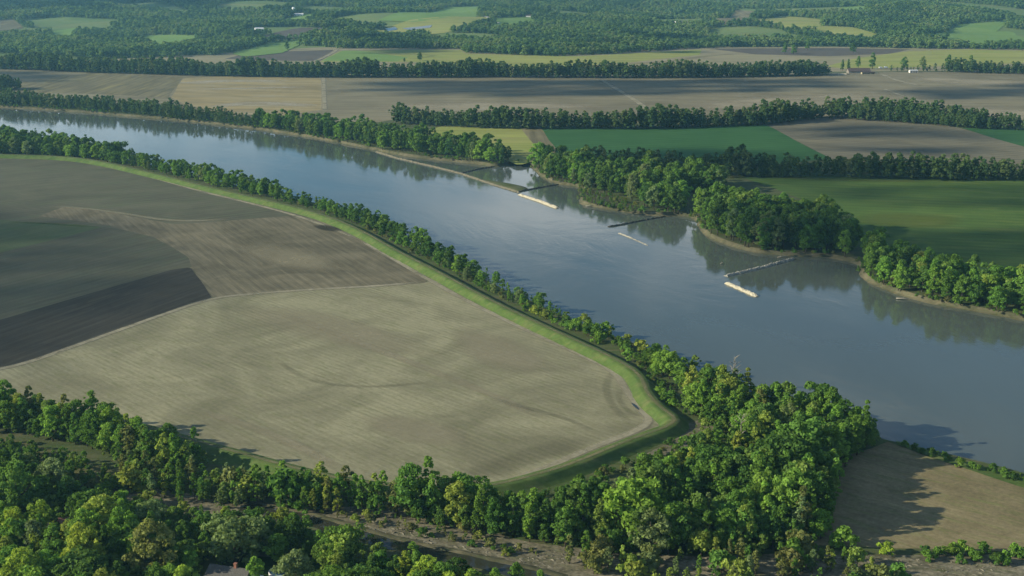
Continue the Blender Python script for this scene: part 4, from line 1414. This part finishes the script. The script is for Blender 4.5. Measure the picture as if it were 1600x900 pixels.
dike([(812, 304), (842, 314), (871, 325)], 1.9, 1.4, ROCK_CREAM, 'cream rock dike lying in the river just right of the grassy spit', 1)
dike([(1135, 442), (1160, 453), (1183, 463)], 1.7, 1.4, ROCK_CREAM, 'short cream rock dike out in the river, nearest the viewer', 2)
dike([(1134, 431), (1190, 418), (1240, 404)], 1.7, 1.4, ROCK_GREY, 'long grey rock dike reaching out from the dark wooded bank', 3)
dike([(950, 354), (970, 351), (1000, 345), (1040, 338)], 1.0, .9, ROCK_DARK, 'dark wet rock dike reaching from the shore above the broken pale one', 4)
dike([(967, 364), (990, 373), (1012, 383)], .8, .7, ROCK_GREY, 'broken pale rock dike half sunk in the middle of the river', 5, gaps=lambda t, g: (1.0 if t < .45 else (.35 if g.random() < .45 else .8)) * (1 - .35 * t))
dike([(588, 237), (620, 247), (680, 261), (720, 271), (770, 288), (800, 297), (812, 301)], 1.4, 1.2, ROCK_TAN, 'long tan rock dike running along the far shore to the grassy spit', 6)
dike([(722, 270), (748, 264), (772, 260)], 1.1, 1.0, ROCK_DARK, 'short dark dike crossing the inlet behind the long tan dike', 7)
dike([(806, 300), (838, 294), (872, 288)], 1.2, 1.0, ROCK_DARK, 'dark dike closing the inlet between grassy spit and wood', 8)
dike([(1440, 706), (1500, 724), (1560, 741), (1640, 764)], 1.4, 1.2, ROCK_TAN, 'tan stone edging along the water beside the rusty field', 9, name='stone_revetment', cat='revetment')
# grassy spit inside the long dike
sp = resample(chaikin(Q([(742, 279), (768, 282), (800, 287), (822, 292), (826, 296), (812, 299), (785, 292), (760, 285)], .3)[:, :2], 2, True), 3, True)
c = sp.mean(0)
rings = [(1.06, -.5), (1.0, .25), (.75, .9), (.35, 1.2)]
v = [(c[0] + (a - c[0]) * s, c[1] + (b - c[1]) * s, z) for s, z in rings for a, b in sp] + [(c[0], c[1], 1.3)]
n = len(sp)
f = [(r * n + i, r * n + (i + 1) % n, (r + 1) * n + (i + 1) % n, (r + 1) * n + i) for r in range(3) for i in range(n)] + [(3 * n + i, 3 * n + (i + 1) % n, 4 * n) for i in range(n)]
o = link_mesh('grassy_spit', v, f, grass('spit grass', (.06, .085, .03), (.10, .10, .05), (.05, .08, .02)), smooth_shade=True)
bm = bmesh.new(); bm.from_mesh(o.data); bmesh.ops.recalc_face_normals(bm, faces=bm.faces[:]); bm.to_mesh(o.data); bm.free()
structure(o)


# drift wood logs caught on the muddy shores
def drift(u, v, L, a, seed, label):
    g = random.Random(seed)
    q = P(u, v, .6)
    m = MB()
    d = Vector((math.cos(a), math.sin(a), 0))
    m.tube([Vector((0, 0, 0)), d * L * .5 + Vector((0, 0, .25)), d * L + Vector((0, 0, .1))], [.34, .28, .16], 7)
    for k in range(4):
        s = d * L * g.uniform(.3, .95)
        m.tube([s, s + Vector((g.uniform(-1, 1), g.uniform(-1, 1), g.uniform(.4, 1.2)))], [.12, .05], 5)
    o = m.build('drift_log', BARK_PALE, None, True)
    o.location = q
    tag(o, label, 'log', 'bleached logs washed up on the far shore')


drift(1215, 402, 9, .4, 1, 'bleached log on the mud at the shore end of the grey dike')
drift(1400, 466, 8, -.3, 2, 'bleached log on the muddy far shore by the right edge trees')
drift(915, 322, 8, .1, 3, 'bleached log on the mud flat below the dark wood')
drift(85, 173, 12, -.1, 4, 'bleached log on the far shore at the upper left')
drift(1092, 352, 7, 1.2, 5, 'bleached log on the bank at the corner of the dark wood')
drift(1126, 412, 3, 1.0, 6, 'small pale snag in the shaded water above the grey dike')

# flood debris: pale sticks and clods strewn over the scrub flat
db = MB()
gd = random.Random(77)
pd = scatter(w([(420, 800), (560, 808), (700, 836), (840, 858), (1000, 872), (1330, 872), (1620, 880), (1620, 905), (1330, 895), (1000, 898), (860, 888), (740, 868), (620, 842), (520, 818)]), 2.1, 78)
for x, y in pd[vnoise(pd[:, 0], pd[:, 1], 6, 2.0) > -.25]:
    L_ = gd.uniform(.5, 2.4); a_ = gd.gauss(-.3, .6); h_ = gd.uniform(.12, .5); q_ = L_ * gd.uniform(.1, .4)
    ca, sa = math.cos(a_), math.sin(a_)
    base_ = [(x + ca * i * L_ / 2 - sa * j * q_ / 2, y + sa * i * L_ / 2 + ca * j * q_ / 2, LAND + .05) for i, j in ((-1, -1), (1, -.6), (1, .7), (-1, 1))]
    db.add(base_ + [(x + gd.uniform(-.2, .2), y + gd.uniform(-.2, .2), LAND + h_)], [(0, 1, 4), (1, 2, 4), (2, 3, 4), (3, 0, 4)])
o = db.build('flood_debris', plain('bleached flood debris', (.17, .155, .115), .9, .5, .3))
tag(o, 'pale sticks and clods of flood debris strewn over the scrub flat', 'debris', kind='stuff')

# ------------------------------------------------------------------ buildings
WALLW = plain('white painted siding', (.74, .73, .70), .6, .06, 3)
WALLG = plain('weathered grey boards', (.20, .18, .15), .8, .3, 2)
ROOFG = plain('grey asphalt shingle', (.10, .095, .085), .9, .3, 3)
ROOFW = plain('pale metal roof', (.62, .63, .62), .45, .08, 2)
ROOFR = plain('reddish brown roof', (.20, .11, .085), .85, .25, 3)
ROOFD = plain('rusted dark roof', (.085, .062, .055), .8, .35, 1)
BRICK = plain('red brick', (.26, .12, .08), .9, .25, 4)
DOORM = plain('dark door paint', (.06, .05, .045), .6, .2, 3)
TRIM = plain('white trim', (.78, .78, .76), .5, .05, 3)
t = NT('window glass')
GLASS = t.diffuse((.03, .035, .04), .08, spec=.5)


def house(name, loc, rz, L, W, hw, hr, wall, roof, label, cat='house', chimney=False, windows=3, door=True, porch=False, group=None, open_front=False, eave=.5):
    root = empty(name, loc, rz)
    a, b = L / 2, W / 2
    m = MB()
    if open_front:
        m.box(-a, a, b - .25, b, -.3, hw); m.box(-a, -a + .25, -b, b - .25, -.3, hw); m.box(a - .25, a, -b, b - .25, -.3, hw)
    else:
        m.add([(-a, -b, -.3), (a, -b, -.3), (a, b, -.3), (-a, b, -.3), (-a, -b, hw), (a, -b, hw), (a, b, hw), (-a, b, hw), (-a, 0, hw + hr * .98), (a, 0, hw + hr * .98)],
              [(0, 1, 5, 4), (1, 2, 6, 9, 5), (2, 3, 7, 6), (3, 0, 4, 8, 7)])
    m.build('wall', wall, root)
    r = MB()
    e = eave
    sl = hr / b
    for s in (-1, 1):
        y0, z0 = s * (b + e), hw - e * sl
        P1 = [(-a - e, y0, z0 + .05), (a + e, y0, z0 + .05), (a + e, 0, hw + hr + .05), (-a - e, 0, hw + hr + .05)]
        P2 = [(x, y, z + .22) for x, y, z in P1]
        q = [(0, 1, 2, 3), (4, 5, 6, 7), (0, 1, 5, 4), (1, 2, 6, 5), (3, 0, 4, 7)]
        r.add(P1 + P2, q if s < 0 else [tuple(reversed(x)) for x in q])
    rf = r.build('roof', roof, root)
    if chimney:
        c = MB(); c.box(-.45 + a * .3, .45 + a * .3, -.45, .45, hw + hr * .6, hw + hr + 1.5); c.box(-.55 + a * .3, .55 + a * .3, -.55, .55, hw + hr + 1.5, hw + hr + 1.7)
        c.build('chimney', BRICK, rf)
    if open_front:
        for k in range(4):
            x = -a + .3 + (L - .6) * k / 3
            MB().box(x - .13, x + .13, -b, -b + .26, -.3, hw - .05).build('post', wall, root)
    for s in ((-1, 1) if not open_front else ()):
        for k in range(windows):
            x = -a + L * (k + .5) / windows
            if door and s < 0 and k == windows // 2:
                d = MB(); d.box(x - .5, x + .5, -b - .06, -b - .003, 0, 2.1); dd = d.build('door', DOORM, root)
                h = MB(); h.box(x + .32, x + .4, -b - .12, -b - .063, 1.0, 1.1); h.build('handle', TRIM, dd)
                continue
            y0, y1 = (-b - .05, -b - .003) if s < 0 else (b + .003, b + .05)
            wv_ = MB(); wv_.box(x - .6, x + .6, y0, y1, 1.0, 2.2); wn = wv_.build('window', GLASS, root)
            fr = MB()
            yy0, yy1 = (y0 - .03, y0 - .003) if s < 0 else (y1 + .003, y1 + .03)
            fr.box(x - .7, x + .7, yy0, yy1, 2.2, 2.32); fr.box(x - .7, x + .7, yy0, yy1, .88, 1.0); fr.box(x - .7, x - .6, yy0, yy1, 1.0, 2.2); fr.box(x + .6, x + .7, yy0, yy1, 1.0, 2.2)
            fr.build('frame', TRIM, wn)
    if porch:
        pz = MB(); pz.box(a, a + 3.2, -b * .6, b * .6, -.2, .3); pz.build('porch', TRIM, root)
        pr = MB(); pr.box(a + .3, a + 3.4, -b * .7, b * .7, hw - .5, hw - .32); pr.build('porch_roof', TRIM, root)
        for y in (-b * .55, b * .55):
            MB().box(a + 2.9, a + 3.1, y - .1, y + .1, .3, hw - .5).build('post', TRIM, root)
    tag(root, label, cat, group)
    return root


def at(u, v):
    q = P(u, v)
    return (q[0], q[1], q[2])


q = P(361, 912, LAND)
house('house', (q[0], q[1], LAND), -.28, 14, 9.5, 3.2, 2.9, WALLW, ROOFG, 'grey roofed house with brick chimney and white porch among the lower left trees', chimney=True, porch=True)
q = P(95, 832, LAND)
house('house', (q[0], q[1], LAND), .3, 10, 8, 3.0, 2.6, WALLW, ROOFR, 'house with reddish brown roof half hidden in the lower left wood')
q = P(3, 880, LAND)
house('house', (q[0], q[1], LAND), .2, 9, 7, 2.8, 2.2, WALLW, ROOFW, 'pale roofed house at the left edge behind dark trees')
# round garden pool beside the house
q = P(437, 896, LAND)
root = empty('swimming_pool', (q[0], q[1], LAND + .02))
m = MB(); m.lathe([(3.7, 0), (3.7, .9), (3.42, .95), (3.38, .7)], 28); m.build('rim', plain('pale pool wall', (.45, .46, .45), .6, .1, 2), root, True)
m = MB(); m.add([(3.39 * math.cos(2 * math.pi * k / 28), 3.39 * math.sin(2 * math.pi * k / 28), .75) for k in range(28)], [tuple(range(28))])
m.build('water', water_mat('pool water', (.05, .10, .13), .03, .02, (.5, 1.5)), root)
tag(root, 'round garden pool on the lawn beside the grey roofed house', 'pool')

# farmyard at the end of the far tree line
q = P(1341, 114)
house('barn', (q[0], q[1], q[2]), .03, 40, 16, 4.0, 5.0, WALLG, ROOFD, 'long dark roofed barn in the far farmyard', 'barn', windows=4, door=True, eave=.8)
q = P(1356, 115.5)
house('cattle_shed', (q[0], q[1], q[2]), .03, 24, 7, 3.0, 1.0, plain('straw coloured boards', (.40, .35, .22), .8, .3, .4), ROOFD, 'low straw coloured shed in front of the dark barn', 'shed', open_front=True, eave=.3)
q = P(1427, 113.5)
house('shed', (q[0], q[1], q[2]), .0, 15, 8, 4.2, .9, WALLW, ROOFW, 'white open fronted shed beside the thin tree row', 'shed', open_front=True, eave=.3)
q = P(1316, 116)
m = MB(); m.add([(-9, -2.2, 0), (9, -2.2, 0), (8, 2.2, 0), (-8, 2.2, 0), (-7.5, -1.2, 1.1), (7.5, -1.2, 1.1), (6.8, 1.2, 1.1), (-6.8, 1.2, 1.1)], [(4, 5, 6, 7), (0, 1, 5, 4), (1, 2, 6, 5), (2, 3, 7, 6), (3, 0, 4, 7)])
o = m.build('straw_heap', plain('pale straw', (.5, .45, .33), .9, .2, .5)); o.location = q
tag(o, 'long pale straw heap in front of the narrow dark farmyard trees', 'heap')
for i, (u, v, c, lab) in enumerate([(1376, 107, (.75, .76, .76), 'white farm truck parked behind the barn, left one'), (1384, 106.5, (.7, .72, .75), 'white farm truck parked behind the barn, right one')]):
    q = P(u, v)
    root = empty('farm_truck', (q[0], q[1], q[2]), .1)
    paint = plain('white truck paint', c, .4, .04)
    MB().box(-3.4, 1.4, -1.2, 1.2, .9, 3.2).build('box_body', paint, root)
    MB().add([(1.5, -1.1, .6), (3.6, -1.1, .6), (3.6, 1.1, .6), (1.5, 1.1, .6), (1.5, -1.1, 2.5), (2.9, -1.1, 2.5), (2.9, 1.1, 2.5), (1.5, 1.1, 2.5), (3.6, -1.1, 1.5), (3.6, 1.1, 1.5)],
             [(3, 2, 1, 0), (4, 5, 6, 7), (0, 1, 8, 5, 4), (2, 3, 7, 6, 9), (1, 2, 9, 8), (8, 9, 6, 5), (3, 0, 4, 7)]).build('cab', paint, root)
    for x in (-2.2, 2.6):
        for y in (-1.15, 1.15):
            MB().tube([(x, y - .15, .5), (x, y + .15, .5)], [.5, .5], 12).build('wheel', DOORM, root)
    tag(root, lab, 'truck', 'white trucks behind the barn')
# houses scattered over the hills
FARM = [(1447, 49, 16, 11, WALLW, ROOFG, 'white farmhouse on the green hill field at the upper right'),
        (1436, 46, 9, 7, WALLW, ROOFW, 'small white outbuilding left of the upper right farmhouse'),
        (422, 62, 18, 10, WALLW, ROOFG, 'grey and white farmhouse at the head of the far ploughed field'),
        (405, 48, 20, 12, WALLW, ROOFW, 'pale barn at the left end of the dark hill field'),
        (475, 49 - 12, 12, 9, WALLW, ROOFW, 'white house below the water tower wood'),
        (467, 25, 26, 12, WALLW, ROOFW, 'long white building right of the water tower foot'),
        (452, 26, 14, 9, WALLW, ROOFW, 'white building left of the water tower foot'),
        (494, 26, 12, 9, WALLW, ROOFW, 'small white house alone right of the water tower'),
        (414, 31, 16, 10, WALLW, ROOFW, 'white house alone in the woods left of the water tower'),
        (30, 14, 18, 12, WALLW, ROOFW, 'white house in the hazy woods at the far upper left'),
        (545, 71, 16, 8, WALLW, ROOFW, 'long low white building at the edge of the light green pasture'),
        (580, 14, 16, 10, WALLW, ROOFW, 'white house on the skyline woods right of the water tower'),
        (849, 8, 16, 10, WALLW, ROOFW, 'white house in the hazy woods at the top centre'),
        (1060, 37, 18, 11, WALLW, ROOFG, 'white house in the woods above the top centre slope'),
        (1077, 38, 12, 9, WALLW, ROOFG, 'smaller grey house right of the top centre house'),
        (826, 27, 14, 9, WALLW, ROOFG, 'grey roofed house beside the small green hill field'),
        (1354, 24, 12, 9, WALLW, ROOFW, 'small white house in the woods above the yellow hill fields'),
        (722, 7, 16, 10, WALLW, ROOFW, 'white house at the top edge above the hill pastures')]
for i, (u, v, L, W, wl, rf, lab) in enumerate(FARM):
    q = P(u, v)
    house('farmhouse', (q[0], q[1], q[2] + .3), (i * 37 % 7 - 3) * .12, L * 1.15, W * 1.15, 4.6, 3.4, wl, rf, lab, 'house', windows=3, group='white houses scattered over the hills', eave=.6)
    HILL_PATCHES.append(np.array([(q[0] - 18, q[1] - 60), (q[0] + 18, q[1] - 60), (q[0] + 18, q[1] + 18), (q[0] - 18, q[1] + 18)]))
# water tower
q = P(459, 24)
root = empty('water_tower', (q[0], q[1], q[2]))
root.scale = (.68, .68, .68)
WT = plain('white tower paint', (.78, .79, .78), .5, .04, 1)
MB().lathe([(4.2, -1), (3.0, 1.5), (2.2, 5), (2.0, 22), (2.6, 25), (3.2, 26)], 18).build('stem', WT, root, True)
MB().lathe([(3.2, 26), (6.2, 28), (7.4, 31), (7.2, 34), (5.4, 37), (2.4, 38.6), (.05, 39)], 20).build('tank', WT, root, True)
MB().tube([(0, 0, 38.8), (0, 0, 41)], [.2, .12], 6).build('beacon', DOORM, root)
tag(root, 'white water tower rising from the hazy woods at the upper left', 'water tower')
# ------------------------------------------------------------------ sky, sun, clouds, haze
SUN_EL = math.radians(22.0)
SUN_AZ = math.radians(261.0)       # compass-like: 0 = +Y, 90 = +X ; the sun stands to the left and a little behind
sdir = Vector((math.sin(SUN_AZ) * math.cos(SUN_EL), math.cos(SUN_AZ) * math.cos(SUN_EL), math.sin(SUN_EL)))
sd = bpy.data.lights.new('sun', 'SUN')
sd.energy = 5.0
sd.angle = math.radians(.53)
sd.color = (1.0, .91, .70)
so = bpy.data.objects.new('sun', sd)
COL.objects.link(so)
so.rotation_euler = (-sdir).to_track_quat('-Z', 'Y').to_euler()
so.location = sdir * 3000

wd = bpy.data.worlds.new('World')
scene.world = wd
wd.use_nodes = True
T = wd.node_tree
T.nodes.clear()
sky = T.nodes.new('ShaderNodeTexSky')
sky.sky_type = 'NISHITA'
sky.sun_disc = False
sky.sun_elevation = SUN_EL
sky.sun_rotation = SUN_AZ
sky.altitude = 200
sky.air_density = 1.0
sky.dust_density = .4
sky.ozone_density = 3.0
tc = T.nodes.new('ShaderNodeTexCoord')
mp = T.nodes.new('ShaderNodeMapping'); mp.inputs['Scale'].default_value = (1, 1, 2.6)
nz = T.nodes.new('ShaderNodeTexNoise'); nz.inputs['Scale'].default_value = 4.2; nz.inputs['Detail'].default_value = 7; nz.inputs['Roughness'].default_value = .58
nz.inputs['Distortion'].default_value = .4
mr = T.nodes.new('ShaderNodeMapRange'); mr.inputs[1].default_value = .52; mr.inputs[2].default_value = .68; mr.inputs[4].default_value = .75
mx = T.nodes.new('ShaderNodeMix'); mx.data_type = 'RGBA'
mx.inputs[7].default_value = (9.5, 9.7, 9.7, 1)
bg = T.nodes.new('ShaderNodeBackground'); bg.inputs[1].default_value = .08
ow = T.nodes.new('ShaderNodeOutputWorld')
L = T.links.new
L(tc.outputs['Generated'], mp.inputs[0]); L(mp.outputs[0], nz.inputs['Vector']); 
# more cloud low over the horizon, clearer higher up
sx = T.nodes.new('ShaderNodeSeparateXYZ'); L(tc.outputs['Generated'], sx.inputs[0])
lowr = T.nodes.new('ShaderNodeMapRange'); lowr.interpolation_type = 'SMOOTHSTEP'
lowr.inputs[1].default_value = .24; lowr.inputs[2].default_value = .10; lowr.inputs[3].default_value = 0.0; lowr.inputs[4].default_value = .17
L(sx.outputs[2], lowr.inputs[0])
ad = T.nodes.new('ShaderNodeMath'); ad.operation = 'ADD'
L(nz.outputs[0], ad.inputs[0]); L(lowr.outputs[0], ad.inputs[1]); L(ad.outputs[0], mr.inputs[0])
L(mr.outputs[0], mx.inputs[0]); tint = T.nodes.new('ShaderNodeMix'); tint.data_type = 'RGBA'; tint.blend_type = 'MULTIPLY'; tint.inputs[0].default_value = 1.0; tint.inputs[7].default_value = (.76, .98, 1.06, 1)
L(sky.outputs[0], tint.inputs[6]); L(tint.outputs[2], mx.inputs[6]); L(mx.outputs[2], bg.inputs[0]); L(bg.outputs[0], ow.inputs[0])

# clouds that shade parts of the land (they float to the left of and above the view)
CLOUD_Z = 1500.0
cl = NT('cloud white')
CM = cl.diffuse((.85, .86, .88), 1.0)
cv, cf = [], []
_bm = bmesh.new(); bmesh.ops.create_icosphere(_bm, subdivisions=2, radius=1.0)
ICO_V = np.array([v.co[:] for v in _bm.verts]); ICO_F = [tuple(v.index for v in f.verts) for f in _bm.faces]; _bm.free()


def cloud_over(px, size, thick, seed, cover=1.0, soft_=.35):
    """small puffs whose joint shadow falls on the ground polygon given in photo pixels; thinner towards the rim"""
    g = np.random.default_rng(seed)
    poly = Q(px)[:, :2]
    c0 = poly.mean(0)
    pts = scatter(poly, size * 1.25, seed, .45)
    rim = resample(np.vstack([poly, poly[:1]]), size)
    dist = line_dist(pts, rim)
    far_in = max(dist.max(), 1e-6)
    for (x, y), dd in zip(pts, dist):
        if g.random() > cover * min(1.0, .25 + dd / (far_in * soft_)) * (1 + .35 * vnoise(x, y, size * 6, seed)):
            continue
        z = CLOUD_Z + g.uniform(-.5, .5) * thick
        k = (z - LAND) / sdir.z
        c = np.array([x + sdir.x * k, y + sdir.y * k, z])
        r = size * g.uniform(.5, .85)
        vv = ICO_V * r * np.array([.55, 1.0, .5]) + c
        vv = vv + ICO_V * (vnoise(vv[:, 0], vv[:, 1], r * .5, seed) * r * .2)[:, None]
        n0 = len(cv)
        cv.extend(map(tuple, vv)); cf.extend(tuple(i + n0 for i in q) for q in ICO_F)


CLOUDS = [
    ([(-420, 330), (-100, 290), (60, 330), (200, 345), (330, 400), (360, 460), (180, 530), (0, 590), (-300, 700), (-420, 700)], 14, 60, 1, .42),
    ([(1180, 372), (1290, 352), (1420, 364), (1620, 358), (1900, 380), (2000, 500), (1650, 445), (1480, 425), (1340, 420), (1230, 405)], 16, 60, 2, 1.4),
    ([(1150, 282), (1400, 290), (1700, 292), (1700, 325), (1450, 322), (1250, 308)], 20, 60, 12, .55),
    ([(960, 240), (1050, 232), (1250, 236), (1400, 250), (1500, 280), (1300, 282), (1100, 278), (980, 272)], 18, 60, 3, .9),
    ([(520, 128), (900, 124), (1300, 124), (1340, 134), (1200, 142), (900, 150), (600, 148)], 40, 80, 4, 1.1),
    ([(1400, 136), (1600, 130), (1900, 135), (1900, 158), (1600, 160), (1440, 152)], 40, 80, 5, 1.1),
    ([(1240, 200), (1400, 196), (1560, 212), (1560, 222), (1400, 212), (1280, 214)], 24, 80, 6, 1.0),
    ([(1250, 226), (1400, 224), (1500, 232), (1480, 242), (1320, 240)], 24, 80, 7, 1.0),
    ([(-300, 112), (0, 110), (120, 116), (100, 128), (-100, 130)], 40, 80, 8, .6),
    ([(-300, -6), (100, -6), (430, -6), (430, 8), (300, 18), (90, 16), (-300, 26)], 130, 100, 9, 2.2),
    ([(900, 86), (1100, 84), (1120, 60), (1000, 55), (900, 62)], 60, 100, 10, .5),
    ([(560, 82), (700, 84), (700, 70), (600, 60), (560, 70)], 60, 100, 11, .5),
]
for a in CLOUDS:
    cloud_over(*a)
if cv:
    structure(link_mesh('sky_clouds', cv, cf, CM, smooth_shade=True))

# haze
t = NT('summer haze')
pv = t.n('ShaderNodeVolumePrincipled')
pv.inputs['Color'].default_value = (.31, .70, 1.0, 1)
pv.inputs['Density'].default_value = 4.8e-5
pv.inputs['Anisotropy'].default_value = .25
t.l(pv.outputs[0], t.out.inputs['Volume'])
HB = MB().box(-5400, 5400, -500, 14300, -4.0, 236.0)
hz_o = HB.build('haze', t.m)
hz_o['kind'] = 'stuff'
hz_o['label'] = 'thin bluish summer haze over the valley'

# ------------------------------------------------------------------ camera and render settings
cd = bpy.data.cameras.new('camera')
cd.sensor_width = 36.0
cd.lens = 36.0 * F / 1600.0
cd.clip_start = 1.0
cd.clip_end = 40000.0
co = bpy.data.objects.new('camera', cd)
COL.objects.link(co)
co.location = (0, 0, CAMZ)
co.rotation_euler = (math.radians(90) - PITCH, 0, 0)
scene.camera = co
vs = scene.view_settings
vs.view_transform = 'Standard'
vs.look = 'None'
vs.exposure = 0.62
vs.gamma = 1.0
vs.use_curve_mapping = False
scene.render.engine = 'CYCLES'
cy = scene.cycles
cy.max_bounces = 6
cy.diffuse_bounces = 3
cy.glossy_bounces = 3
cy.transmission_bounces = 3
cy.transparent_max_bounces = 10
cy.volume_bounces = 1
cy.caustics_reflective = False
cy.caustics_refractive = False
cy.use_denoising = True
cy.use_adaptive_sampling = True
cy.adaptive_threshold = .01
cy.sample_clamp_indirect = 6.0
